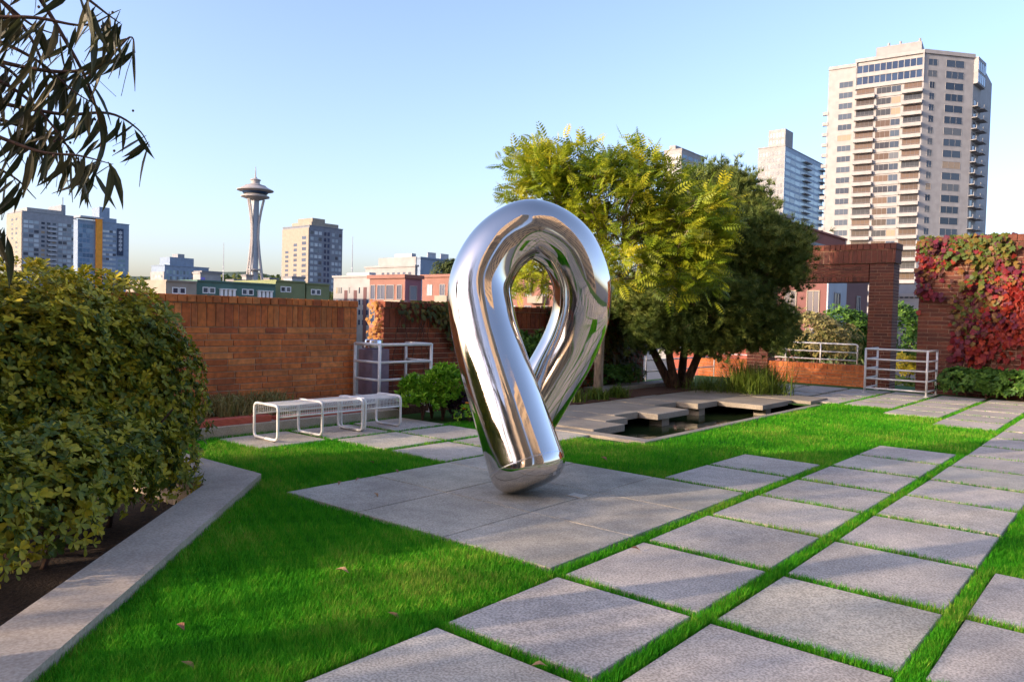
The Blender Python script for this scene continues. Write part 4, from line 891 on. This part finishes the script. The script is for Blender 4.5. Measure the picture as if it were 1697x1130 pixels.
for (x,y,z) in ((-4.14,5.72,.30),(-4.05,5.88,.22),(-4.22,5.75,.2),(-3.98,6.02,.26)):
    w = np.linspace(0, 6.28, 8)[:-1]; ax = np.stack([np.cos(w)*.8+.3, np.sin(w)*.8-.3, np.full(7,.35)],1)
    scatter('flower', *leaf_simple(.35), frames(ax, np.tile([.5,-.5,.7],(7,1))), np.tile([x,y,z],(7,1)), .04, 'orange_petal', fp, kind=None)
for k, (y, lab) in enumerate(((1.9,'dry pale grasses at the bush end of the planter'),(2.7,'dry pale grasses in the middle of the planter'),(3.35,'dry pale grasses behind the longer bench'))):
    spiky('dry_grass', lab, 'grass clump', (-5.88,y,.1), 420, .42, .17, 'dry_leaf', w=.05, group='dry grasses in the planter', lean=.35)
    leafy('seed_heads', [((-5.88,y,.3),(.2,.36,.2))], 500, .05, 'dry_leaf', bpy.data.objects['dry_grass' + ('' if k == 0 else '.%03d' % k)], tmpl=SIMPLE, rosette=3)
plant('wall_shrub', 'leafy green shrub against the wall seen through the sculpture loop', 'shrub', (-5.7,9.2,.05), [((-5.75,8.9,.75),(.42,.5,.75)),((-5.7,9.6,.68),(.42,.5,.68)),((-5.8,10.2,.6),(.35,.45,.6))], 420, .085, 'hedge_leaf', rosette=5)
plant('dark_shrub', 'dark green low shrub left of the pine trunks', 'shrub', (-5.6,12.7,.05), [((-5.75,12.4,.3),(.4,.6,.32)),((-5.75,13.1,.28),(.35,.5,.3))], 500, .07, 'hedge_leaf', rosette=5)
for k, (x,y,lab) in enumerate(((-4.55,9.95,'small green tuft at the foot of the slender tree, left'),(-4.5,10.65,'small green tuft at the foot of the slender tree, right'),(-4.6,9.2,'small low tuft between sculpture and slender tree'))):
    spiky('small_tuft', lab, 'plant', (x,y,.05), 260, .26, .09, 'reed_leaf', w=.09, group='small tufts in the border bed', lean=.45)
spiky('ornamental_grass', 'arching clump of ornamental grass beside the pond deck', 'grass clump', (-3.15,14.55,.0), 1700, .78, .30, 'reed_leaf', w=.022, lean=.75)
spiky('ornamental_grass', 'lower grassy plants left of the big ornamental clump', 'grass clump', (-4.1,14.15,.0), 700, .42, .33, 'reed_leaf', w=.03, lean=.8)
for k in range(4):
    x0 = .55+k*1.15
    plant('hedge_bush', ('leftmost', 'second', 'third', 'rightmost')[k] + ' clipped green bush of the low hedge under the red ivy', 'bush', (x0,18.35,0), [((x0,18.35,.33),(.64,.48,.42)),((x0+.4,18.45,.31),(.48,.42,.38))], 700, .085, 'hedge_leaf', group='low hedge under the ivy wall', rosette=5)
# greenery beyond the portal
for (px,py,D,rx,rz,mat,lab,kind) in ((1350,560,26,1.3,1.1,'dry_leaf','pale flowering shrub behind the handrail in the portal','dry'),(1300,575,27,1.2,.9,'tree_far','green shrub behind the handrail near the pine','g'),(1408,560,27,1.1,1.3,'hedge_leaf','dark green shrub behind the handrail by the pillar','g'),(1500,560,27,.9,1.5,'hedge_leaf','dark green bush in the gap left of the ivy wall','g'),(1505,608,24,.5,.45,'yellow_leaf','yellow leaved bush in the gap behind the right railing','y'),(1500,645,23.5,.7,.4,'reed_leaf','pale green low plant behind the right railing','g')):
    p = at(px, py, D); plant('far_shrub', lab, 'shrub', (p.x,p.y,p.z-rz), [((p.x,p.y,p.z),(rx,rx,rz)),((p.x+.5*rx,p.y+.3,p.z-.3*rz),(rx*.7,rx*.7,rz*.7))], 170, .12, mat, rosette=4, tmpl=SIMPLE if kind == 'dry' else OBOV, lump=.25)
struct('lower_terrace_ground', MB().box(-12, 6, 21.1, 32, -6, -1.2), 'turf')

# ---- ivy on the walls
IV = ([(0,0,0),(.22,-.08,.03),(.48,.22,.02),(.30,.42,.05),(.36,.72,.0),(.14,.68,.05),(0,1.0,-.06),(-.14,.68,.05),(-.36,.72,.0),(-.30,.42,.05),(-.48,.22,.02),(-.22,-.08,.03),(0,.4,.07)],
      [(i,(i+1)%12,12) for i in range(12)])
k = 4300
X = rng.uniform(-.74, 7.0, k); X[:2900] = rng.uniform(-.74, 2.4, 2900); Z = rng.uniform(.45, 4.0, k)
edge = (X < .6) & (Z < 2.4) & (rng.random(k) < np.clip((.6-X)*1.5, 0, .98)); gap = (np.sin(X*2.7+1+np.sin(Z*3))*np.cos(Z*2.1+X) > .38) & (rng.random(k) < .88)
sel = ~(edge | gap); X, Z = X[sel], Z[sel]; k = len(X)
Yv = YI - .03 - .30*rng.random(k)*(.5+.5*np.sin(X*5+Z*4+np.sin(Z*7)))
top = Z > 3.9; Yv[top] = YI + rng.uniform(-.1,.45,top.sum()); Z[top] = 3.99
nzv = .5+.5*np.sin(X*2.1+Z*1.4+.6)*np.cos(Z*1.9-X*1.1)
Zn = Z + .55*np.sin(X*3.1+.4)+.35*np.sin(X*7.3+Z*3.0)+rng.normal(scale=.25,size=k)
r = np.where(Zn > 3.15, np.where((X > -.1) & (X < .8), .88, .66+.25*nzv), np.where(Zn > 2.0, .34+.36*nzv, .02+.40*nzv)) + rng.normal(scale=.18, size=k)
r = np.where((X < .3) & (Z < 3.2), r*.6+.30, r); r = np.clip(r, 0, .99)
ax = nrm(np.stack([rng.normal(scale=.6,size=k), -.45+rng.normal(scale=.3,size=k), np.full(k,-1.0)],1)); nn = nrm(np.stack([rng.normal(scale=.5,size=k), np.full(k,-1.0), .5+rng.normal(scale=.45,size=k)],1))
F = frames(ax, nn); T = np.stack([X,Yv,Z],1); s = rng.uniform(.09,.19,k)
ivy = empty('red_ivy', (1.5, YI-.05, 0), 'autumn ivy in red, purple and green leaves hanging over the right wall', 'ivy')
vis = np.where(X < 1.75)[0]; vis = vis[np.argsort(-s[vis])][:300]; mask = np.ones(k, bool); mask[vis] = False
scatter('ivy_foliage', *IV, F[mask], T[mask], s[mask], 'ivy_leaf', ivy, r[mask]); single_leaves('leaf', IV, F, T, s, r, vis, 'ivy_leaf', ivy, 12)
mb = MB()
for q in range(14):
    x = random.uniform(-.5, 3); z = 0; pts = [(x,YI-.02,0)]
    while z < 3.6: z += .3; x += random.uniform(-.18,.18); pts.append((x,YI-.025,z))
    mb.tube(pts, .008, 4)
mb.build('stems', 'twig', ivy)['kind'] = 'stuff'
def wall_ivy(name, label, y0, y1, n, dens, mat, size, X0=-6.17):
    Y = rng.uniform(y0, y1, n); Z = rng.uniform(.1, 1.95, n); ok = dens(Y, Z) > rng.random(n); Y, Z = Y[ok], Z[ok]; m_ = len(Y)
    Xv = X0 + .02 + .10*rng.random(m_); tp = Z > 1.84; Xv[tp] = X0 - rng.uniform(0,.28,tp.sum()); Z[tp] = 1.90
    ax = nrm(np.stack([np.full(m_,.35), rng.normal(scale=.5,size=m_), np.full(m_,-1.0)],1)); nn = nrm(np.stack([np.full(m_,1.0), rng.normal(scale=.35,size=m_), .4+rng.normal(scale=.3,size=m_)],1))
    e = empty(name, (X0,(y0+y1)/2,0), label, 'ivy'); scatter('ivy_foliage', *IV, frames(ax,nn), np.stack([Xv,Y,Z],1), rng.uniform(size*.7,size*1.2,m_), mat, e)
    mb = MB()
    for q in range(7):
        y = random.uniform(y0,y1); z = .1; pts = [(X0+.012,y,z)]
        while z < 1.75: z += .2; y = min(max(y+random.uniform(-.12,.12), y0), y1); pts.append((X0+.012,y,z))
        mb.tube(pts, .006, 4)
    mb.build('stems', 'twig', e)['kind'] = 'stuff'; return e
wall_ivy('green_ivy', 'olive green ivy spilling over the brown wall top left of the sculpture', 5.95, 8.0, 1500, lambda y,z: np.clip((z-1.25-.25*np.sin(y*4))*2.4,0,1)*np.clip((y-6.1)*1.5,.25,1), 'green_ivy', .10)
wall_ivy('dark_ivy', 'dark ivy covering the wall behind the slender tree', 10.3, 14.5, 2600, lambda y,z: np.clip(.35+.5*np.sin(y*2)+.3*z,.15,1), 'green_ivy', .11)
m_ = 80; e = empty('orange_ivy', (-6.3,5.72,0), 'orange ivy on the sunlit end of the brown brick wall', 'ivy')
ax = nrm(np.stack([rng.normal(scale=.4,size=m_), np.full(m_,-.4), np.full(m_,-1.0)],1)); nn = nrm(np.stack([rng.normal(scale=.3,size=m_)+.3, np.full(m_,-1.0), np.full(m_,.3)],1))
scatter('ivy_foliage', *IV, frames(ax,nn), np.stack([rng.uniform(-6.5,-6.16,m_), 5.72-.08*rng.random(m_), rng.uniform(1.2,1.9,m_)],1), rng.uniform(.05,.085,m_), 'orange_ivy', e)

# ---- trees
def grow(base, fork, tips, r0, wob=.12):
    """tapered trunk to the fork, then limbs out to every tip, each limb joining the nearest earlier wood"""
    mb = MB(); trunk = catmull([base, base.lerp(fork,.5)+Vector((random.uniform(-.05,.05),random.uniform(-.05,.05),0)), fork], 5)
    mb.tube(trunk, list(np.linspace(r0*1.25, r0*.8, len(trunk))), 10)
    nodes = [(fork, r0*.72)]
    for t in sorted(tips, key=lambda p: (p-fork).length):
        best = min(nodes, key=lambda nd: (nd[0]-t).length + .35*(nd[0]-fork).length)
        a, ra = best; L_ = (t-a).length
        mid = a.lerp(t,.5) + Vector((random.uniform(-1,1),random.uniform(-1,1),random.uniform(-.3,1)))*L_*wob
        ps = catmull([a, mid, t], 4); rs = list(np.linspace(ra*.75, max(.007, ra*.32), len(ps))); mb.tube(ps, rs, 6, False)
        nodes += [(ps[k], rs[k]) for k in (3,5,7) if rs[k] > .009]
    return mb
def crown_tips(c, rad, n, hollow=.55, seed=3, zlo=-.6):
    rs = np.random.default_rng(seed); out = []
    while len(out) < n:
        d = rs.normal(size=3); d /= np.linalg.norm(d)
        if d[2] < zlo: continue
        q = rs.uniform(hollow, 1.0); p = Vector((c[0]+rad[0]*d[0]*q, c[1]+rad[1]*d[1]*q, c[2]+rad[2]*d[2]*q))
        if all((p-o).length > .20 for o in out) or rs.random() < .05: out.append(p)
    return out
# slender sumac with drooping pinnate fronds
frv = []; frf = []
def leaflet(y, sgn, L_, zd):
    k = len(frv); a = 1.05; dx, dy = sgn*math.sin(a), math.cos(a)*.75
    px_, py_ = -dy, dx
    frv.extend([(0,y,zd),(dx*L_*.5+px_*L_*.19,y+dy*L_*.5+py_*L_*.19,zd-.02),(dx*L_,y+dy*L_,zd-.10*L_/.3),(dx*L_*.5-px_*L_*.19,y+dy*L_*.5-py_*L_*.19,zd-.02)])
    frf.append((k,k+1,k+2,k+3) if sgn > 0 else (k+3,k+2,k+1,k))
for q in range(7):
    y = .14+.122*q; L_ = .30*math.sin(math.pi*(.24+.62*q/6)); zd = -.20*(y**2)
    leaflet(y, 1, L_, zd); leaflet(y, -1, L_, zd)
k = len(frv); frv += [(-.008,0,0),(.008,0,0),(.005,.5,-.09),(-.005,.5,-.09),(0,1.0,-.24)]; frf += [(k,k+1,k+2,k+3),(k+3,k+2,k+4)]
def fronds(tips, centre, per, size, mat, parent, name='foliage', down=.25):
    P = np.array([tuple(t) for t in tips]); n_ = len(P)*per; base = np.repeat(P, per, axis=0)
    out = nrm(base-np.array(centre)); ax = nrm(out*.45 + rng.normal(scale=.75,size=(n_,3))*np.array([1,1,.55]) + np.array([0,0,.30-down]))
    nn = nrm(np.array([-.25,-.45,.75]) + .3*out + rng.normal(scale=.55,size=(n_,3))); base = base + rng.normal(scale=.11,size=(n_,3)); tip_r = np.repeat(rng.random(len(P)), per)
    return scatter(name, frv, frf, frames(ax,nn), base, size*(.6+.6*rng.random(n_)), mat, parent, np.clip(.55*tip_r+.45*rng.random(n_),0,1))
sb_ = Vector((-4.75,10.28,.02))
tree = empty('sumac_tree', sb_, 'slender tree with yellow green feathery leaves behind the sculpture', 'tree')
fk = at(1008, 470, 15.3); tips = []
for i_, (px,py,dp,rx,rz,n_) in enumerate(((1000,335,15.0,1.2,.92,56),(1105,365,15.1,1.05,.95,50),(905,310,15.2,.85,.58,26),(1050,285,15.6,.85,.48,26),(1150,440,14.9,.65,.72,22),(880,272,15.3,.5,.3,9),(1045,440,14.6,.8,.5,20),(882,455,15.6,.55,.45,14),(950,285,15.1,.8,.6,28),(950,380,15.3,.8,.7,26),(1170,370,15.0,.55,.7,20))):
    c = at(px,py,dp); tips += crown_tips((c.x,c.y,c.z), (rx,rx*.9,rz), n_, .45, 20+i_, -.75)
grow(sb_, fk, tips, .085).build('trunk', 'bark', tree, True)
fronds(tips, tuple(at(1030,400,15.2)), 15, .40, 'sumac_leaf', tree, 'crown')
# dark pine with several stems
pb = Vector((-4.85,14.0,.03)); tree = empty('pine_tree', pb, 'dark green bushy pine with several stems behind the pond', 'tree')
tips = []
for i_, (px,py,dp,rx,rz,n_) in enumerate(((1180,410,18.6,1.75,1.4,120),(1250,440,18.4,1.15,1.3,80),(1190,320,18.8,.85,.75,40),(1250,545,18.0,.95,.65,50),(1110,545,18.1,1.0,.55,50),(1170,500,17.6,1.3,.75,60),(1290,420,18.6,.55,.75,28),(1160,560,17.9,.8,.4,30),(1235,350,18.7,.5,.6,18),(1060,500,18.4,.7,.6,26))):
    c = at(px,py,dp); tips += crown_tips((c.x,c.y,c.z), (rx,rx*.9,rz), n_, .5, 60+i_, -.8)
mb = MB(); stems = [(-.35,-.2,2.2),(.25,.1,2.4),(0,-.3,2.0),(-.1,.35,2.6)]
for k_, (dx,dy,h_) in enumerate(stems):
    sub = [t for q, t in enumerate(tips) if q % 4 == k_]
    g_ = grow(pb+Vector((dx*.45,dy*.45,0)), pb+Vector((dx*2.2,dy*2.2,h_*.62)), sub, .095, .1); mb.add(g_.v, g_.f)
mb.build('trunk', 'bark_dark', tree, True)
ndl_v = []; ndl_f = []; rs_ = np.random.default_rng(4)
for q in range(22):
    a = q*2.4; t = rs_.uniform(.25,1.0); d = np.array([math.sin(t)*math.cos(a), math.cos(t), math.sin(t)*math.sin(a)]); b = np.array([0, -.35*rs_.random(), 0]); sd_ = np.cross(d, rs_.normal(size=3)); sd_ /= np.linalg.norm(sd_)
    k = len(ndl_v); ndl_v += [tuple(b+sd_*.045), tuple(b-sd_*.045), tuple(b+d*1.0)]; ndl_f.append((k,k+1,k+2))
P = np.array([tuple(t) for t in tips]); per = 42; n_ = len(P)*per; base = np.repeat(P,per,axis=0); ctr = np.array(tuple(at(1185,470,18.5)))
outd = nrm(base-ctr); base = base + rng.normal(scale=.17,size=(n_,3))*np.array([1.1,1.1,.8])
ax = nrm(outd*.6+np.array([0,0,.65])+rng.normal(scale=.5,size=(n_,3)))
scatter('crown', ndl_v, ndl_f, frames(ax, rand_unit(n_)), base, .15*(.7+.6*rng.random(n_)), 'pine_needle', tree, np.clip(.5*np.repeat(rng.random(len(P)),per)+.5*rng.random(n_),0,1))
# unseen row added to dapple the sun, then trees of the street below, showing through the portal and beyond the pink block
ROW = ((-20.6,-12,9.8,2.2,3.4,8200),(-15.8,-12.2,4.0,1.9,3.6,5200),(-12.8,-11.6,4.6,1.9,3.6,5600),(-9.9,-12.2,4.4,1.9,3.7,5600),(-7.0,-11.7,4.6,1.9,3.7,5600),(-4.1,-12.1,4.4,1.9,3.7,5600),(-1.2,-11.6,4.2,1.9,3.6,5400),(1.7,-11.8,4.0,1.7,3.3,4600))
for q_, (tx,ty,tz,rad,rz_,nl_) in enumerate(ROW):
    nl_ = int(nl_*(.11 if q_ else .9))
    zb_ = -.05 if tx > -8.9 else GROUND_Z
    e = empty('added_shade_tree', (tx,ty,zb_), ('first','second','third','fourth','fifth','sixth','seventh','eighth')[q_]+' of the unseen trees added behind the viewer to dapple the sun', 'tree', 'tree row added behind the viewer to dapple the sun'); cts = crown_tips((tx,ty,tz), (rad,rad,rz_), 70, .3, 200+q_, -.95)
    grow(Vector((tx,ty,zb_)), Vector((tx,ty,tz-rz_*.8)), cts, .12 if zb_ > -1 else .25).build('trunk', 'bark', e)
    P = np.array([tuple(t) for t in cts]); base = P[rng.integers(0,len(P),nl_)]+rng.normal(scale=.34,size=(nl_,3)); scatter('crown', *OBOV, frames(rand_unit(nl_),rand_unit(nl_)), base, rng.uniform(.14,.24,nl_), 'tree_far', e)
for (px,py,D,rad,lab) in ((1395,600,38,1.8,'street tree crown below the portal opening'),(560,505,180,4.0,'street tree by the white block'),(740,452,120,2.2,'roof garden tree right of the office block')):
    c = at(px,py,D); e = empty('street_tree', (c.x,c.y,GROUND_Z), lab, 'tree'); MB().tube([(c.x,c.y,GROUND_Z),(c.x,c.y,c.z)], [.3,.12], 7).build('trunk', 'bark', e)
    leafy('crown', [((c.x,c.y,c.z),(rad,rad,rad*.85)),((c.x+rad*.5,c.y,c.z+rad*.3),(rad*.7,rad*.7,rad*.6))], 40, .30, 'tree_far', e, rosette=3, lump=.25)
# eucalyptus whose lowest twigs hang into the view at top left
eb = Vector((-.75,-3.55,-.24)); tree = empty('eucalyptus_tree', eb, 'eucalyptus with long dark drooping leaves hanging in at top left', 'tree')
ec = (-.9,-3.75,5.4); et = crown_tips(ec, (1.9,1.9,1.5), 60, .4, 91, -.7)
twigs = [[(-190,-60),(-60,20),(60,30),(140,42),(196,18)], [(-190,-20),(-60,80),(80,118),(165,108),(215,62),(224,88)], [(-190,60),(-60,150),(90,188),(180,188),(228,214),(249,245)],
         [(-190,120),(-60,200),(60,250),(130,258),(185,272)], [(-190,190),(-60,255),(20,292),(60,330)], [(-190,260),(-60,330),(-8,372),(4,395)], [(-60,-160),(40,-40),(110,70),(150,150),(168,230),(155,285)], [(-20,-160),(100,-40),(165,14),(200,40)],
         [(-190,90),(-40,120),(40,160),(100,225),(120,262)], [(-120,-100),(0,0),(60,80),(80,165),(70,235)], [(-190,30),(-30,60),(60,100),(120,150),(160,175)], [(-190,150),(-30,190),(50,215),(110,240),(150,300)], [(-190,-90),(-30,-20),(50,40),(100,60)], [(-190,0),(-30,90),(30,130),(60,190),(55,260)]]
root_ = Vector((-.45,-3.0,4.0)); tw = MB(); leaves = []
limbs = grow(eb, Vector((-.8,-3.6,3.4)), et, .14); limbs.build('trunk', 'bark', tree, True)
for i_, t in enumerate(twigs):
    dep = 2.75 + .09*((i_*3) % 7); P_ = [at(x, y, dep + .05*k) for k, (x, y) in enumerate(t)]
    mid = root_.lerp(P_[0], .6) + Vector((0,0,.25)); ps = catmull([root_, mid] + P_, 6); tw.tube(ps, list(np.linspace(.016,.0016,len(ps))), 6)
    vis_ps = ps[10:]
    for k, p in enumerate(vis_ps):
        for q in range(2):
            if random.random() < .60: leaves.append(p + Vector((random.uniform(-.02,.02),random.uniform(-.02,.02),0)))
branch = tw.build('branch', 'twig', tree, True)
lv_meshes = []
for cv in (.10,.16,-.08,.2):                             # sickle-shaped blades of differing bend
    m_ = MB(); L_ = [(0,.0),(.05,.012),(.22,.058),(.45,.074),(.68,.056),(.88,.022),(1.0,.0)]; vs = []; fs = []
    for (y, w) in L_:
        cx_ = cv*(y*y)*1.3; w *= 1.0; vs += [(cx_-w,y,.02*math.sin(y*4)+.012),(cx_,y,.02*math.sin(y*4)),(cx_+w,y,.02*math.sin(y*4)+.012)]
    for q in range(len(L_)-1):
        a = q*3; fs += [(a,a+1,a+4,a+3),(a+1,a+2,a+5,a+4)]
    m_.add(vs, fs, 0.0); lv_meshes.append(m_.mesh('leaf', 'eucalyptus_leaf'))
for p in leaves:
    lean = camdir(90)*random.gauss(-.38,.42); axv = Vector((lean.x, lean.y, -1.0)) + Vector((random.gauss(0,.2),random.gauss(0,.2),random.gauss(0,.2))); axv.normalize()
    nv = Vector((random.gauss(.4,.7), random.gauss(-.7,.7), random.gauss(0,.3))); xv = axv.cross(nv).normalized(); zv = xv.cross(axv)
    sc_ = random.uniform(.12,.21); M = Matrix.Identity(4)
    for c, v in enumerate((xv, axv, zv)): M.col[c][:3] = v*sc_
    M.col[3][:3] = p; inst('leaf', random.choice(lv_meshes), M, branch)
gum = MB()
for t in range(46):
    p = random.choice(leaves)+Vector((random.gauss(0,.02),random.gauss(0,.02),random.gauss(0,.02))); gum.lathe([(.001,-.006),(.005,-.002),(.005,.003),(.001,.006)], 6, p)
o = gum.build('gum_nuts', 'twig', branch); o['kind'] = 'stuff'
LV = leaf_simple(.09, .15); P = np.array([tuple(t) for t in et]); n_ = len(P)*60; base = np.repeat(P,60,axis=0)+rng.normal(scale=.25,size=(n_,3))
ax = nrm(np.array([0,0,-1.0])+rng.normal(scale=.45,size=(n_,3))); scatter('crown', *LV, frames(ax,rand_unit(n_)), base, rng.uniform(.14,.22,n_), 'eucalyptus_crown', tree)

# ---- lawn and joint grass, blade by blade
CELLS = np.zeros((40,40), bool)
for (i,j) in slab_cells: CELLS[i+12, j+12] = True
def grass_mask(x, y):
    a, b = x/SA, y/SB; i = np.floor(a).astype(int); j = np.floor(b).astype(int); fa = (a-i)*SA; fb = (b-j)*SB
    on_slab = CELLS[np.clip(i+12,0,39), np.clip(j+12,0,39)] & (fa > GA-.012) & (fa < SA-GA+.012) & (fb > GB-.012) & (fb < SB-GB+.012)
    on_pad = (x > -2*SA+.03) & (x < SA-GA+.005) & (y > SB+.04) & (y < 4*SB-.04)
    on_kerb = (x+y < -1.42) & (y < 1.255); pond = (x < -1.24) & (y > 6.15) & (y < 13.3); bed = (x < -5.29) | ((x < -1.3) & (y > 13.2) & (y < 14.9)) | ((x < -4.3) & (y > 5.3))
    far = (y > 17.25) | ((x < -1.4) & (y > 5.9))
    return ~(on_slab | on_pad | on_kerb | pond | bed | far)
Ts = []; Hs = []; Ws = []
for gx in np.arange(-5.4, 7.5, .5):
    for gy in np.arange(-2.6, 17.4, .5):
        cx_, cy_ = gx+.25, gy+.25; rel = Vector((cx_-CAM.x, cy_-CAM.y)); dep = rel.dot(FWD); lat_ = rel.dot(RGT)
        if dep < .9 or abs(lat_) > .70*dep + 2.4: continue
        d = max(2.2, rel.length); dens = min(26000, 330000/d**1.85); n_ = int(.25*dens)
        x = gx+.5*rng.random(n_); y = gy+.5*rng.random(n_); ok = grass_mask(x, y); x, y = x[ok], y[ok]
        if len(x) == 0: continue
        Ts.append(np.stack([x,y,np.full(len(x),-.032)],1)); Ws.append(np.full(len(x), .0026*(1+d*.13)))
T = np.concatenate(Ts); Wd = np.concatenate(Ws); n_ = len(T)
clump = .5+.5*np.sin(T[:,0]*5.1+2.1*np.sin(T[:,1]*3.3))*np.cos(T[:,1]*4.3+1.7*np.sin(T[:,0]*2.9)); fine = .5+.5*np.sin(T[:,0]*23+T[:,1]*11)*np.sin(T[:,1]*27-T[:,0]*9)
patch = .5+.5*np.sin(T[:,0]*1.7+1.3*np.sin(T[:,1]*1.1+2))*np.sin(T[:,1]*2.1+.9*np.sin(T[:,0]*1.3))
h = (.034+.026*rng.random(n_))*(.85+.3*clump+.15*fine); az = rng.uniform(0,6.283,n_) ; bend = .35+.9*rng.random(n_)
ca, sa_ = np.cos(az), np.sin(az); w_ = Wd*(.7+.6*rng.random(n_))
Fg = np.zeros((n_,3,3)); Fg[:,0,0] = ca*w_; Fg[:,1,0] = sa_*w_; Fg[:,0,1] = -sa_*h*bend; Fg[:,1,1] = ca*h*bend; Fg[:,2,2] = h
o = scatter('lawn_grass', *BLADE, Fg, T, np.ones(n_), 'grass', None, np.clip(.30*clump+.26*fine+.34*patch+.55*(rng.random(n_)-.25),0,1))
tag(o, 'short bright green lawn grass between and around the slabs', 'grass', kind='stuff')
print('grass blades', n_)
# ---- fallen leaves and bits of bark on lawn and pad
fl_mesh = MB().add(*leaf_t(.22,.18,.3), 0.0).mesh('fallen_leaf', 'fallen')
spots = [((620,818),'curled brown leaf where the lawn meets the pad corner'),((655,779),'brown leaf on the pad edge nearest the sculpture'),((565,799),'large tan leaf on the far lawn edge of the pad'),((598,793),'small tan leaf on the far lawn edge of the pad'),((613,765),'pale leaf lying on the lawn in front of the benches'),((555,945),'small white leaf standing in the near lawn'),((642,1016),'pale grey leaf on the near lawn'),((300,1098),'brown leaf in the bottom left lawn'),((292,1036),'pale leaf in the lawn near the kerb'),((1045,909),'brown bark strip on the joint below the pad'),((880,1105),'brown bark strip in the joint at the bottom'),((380,866),'thin yellow twig leaf beside the kerb'),((425,783),'brown leaf at the kerb tip'),((995,758),'tan leaf on the lawn right of the sculpture')]
for (px,py), lab in spots:
    p = on_z(px,py,.02); s_ = random.uniform(.05,.10)*(1 if p.y < 3 else 1.2)
    M = Matrix.Translation((p.x,p.y,.028)) @ Matrix.Rotation(random.uniform(0,6.28),4,'Z') @ Matrix.Rotation(random.uniform(-.3,.3),4,'X') @ Matrix.Diagonal((s_,s_,s_,1))
    o = inst('fallen_leaf', fl_mesh, M, None); tag(o, lab, 'leaf', 'fallen leaves on the lawn and pad')
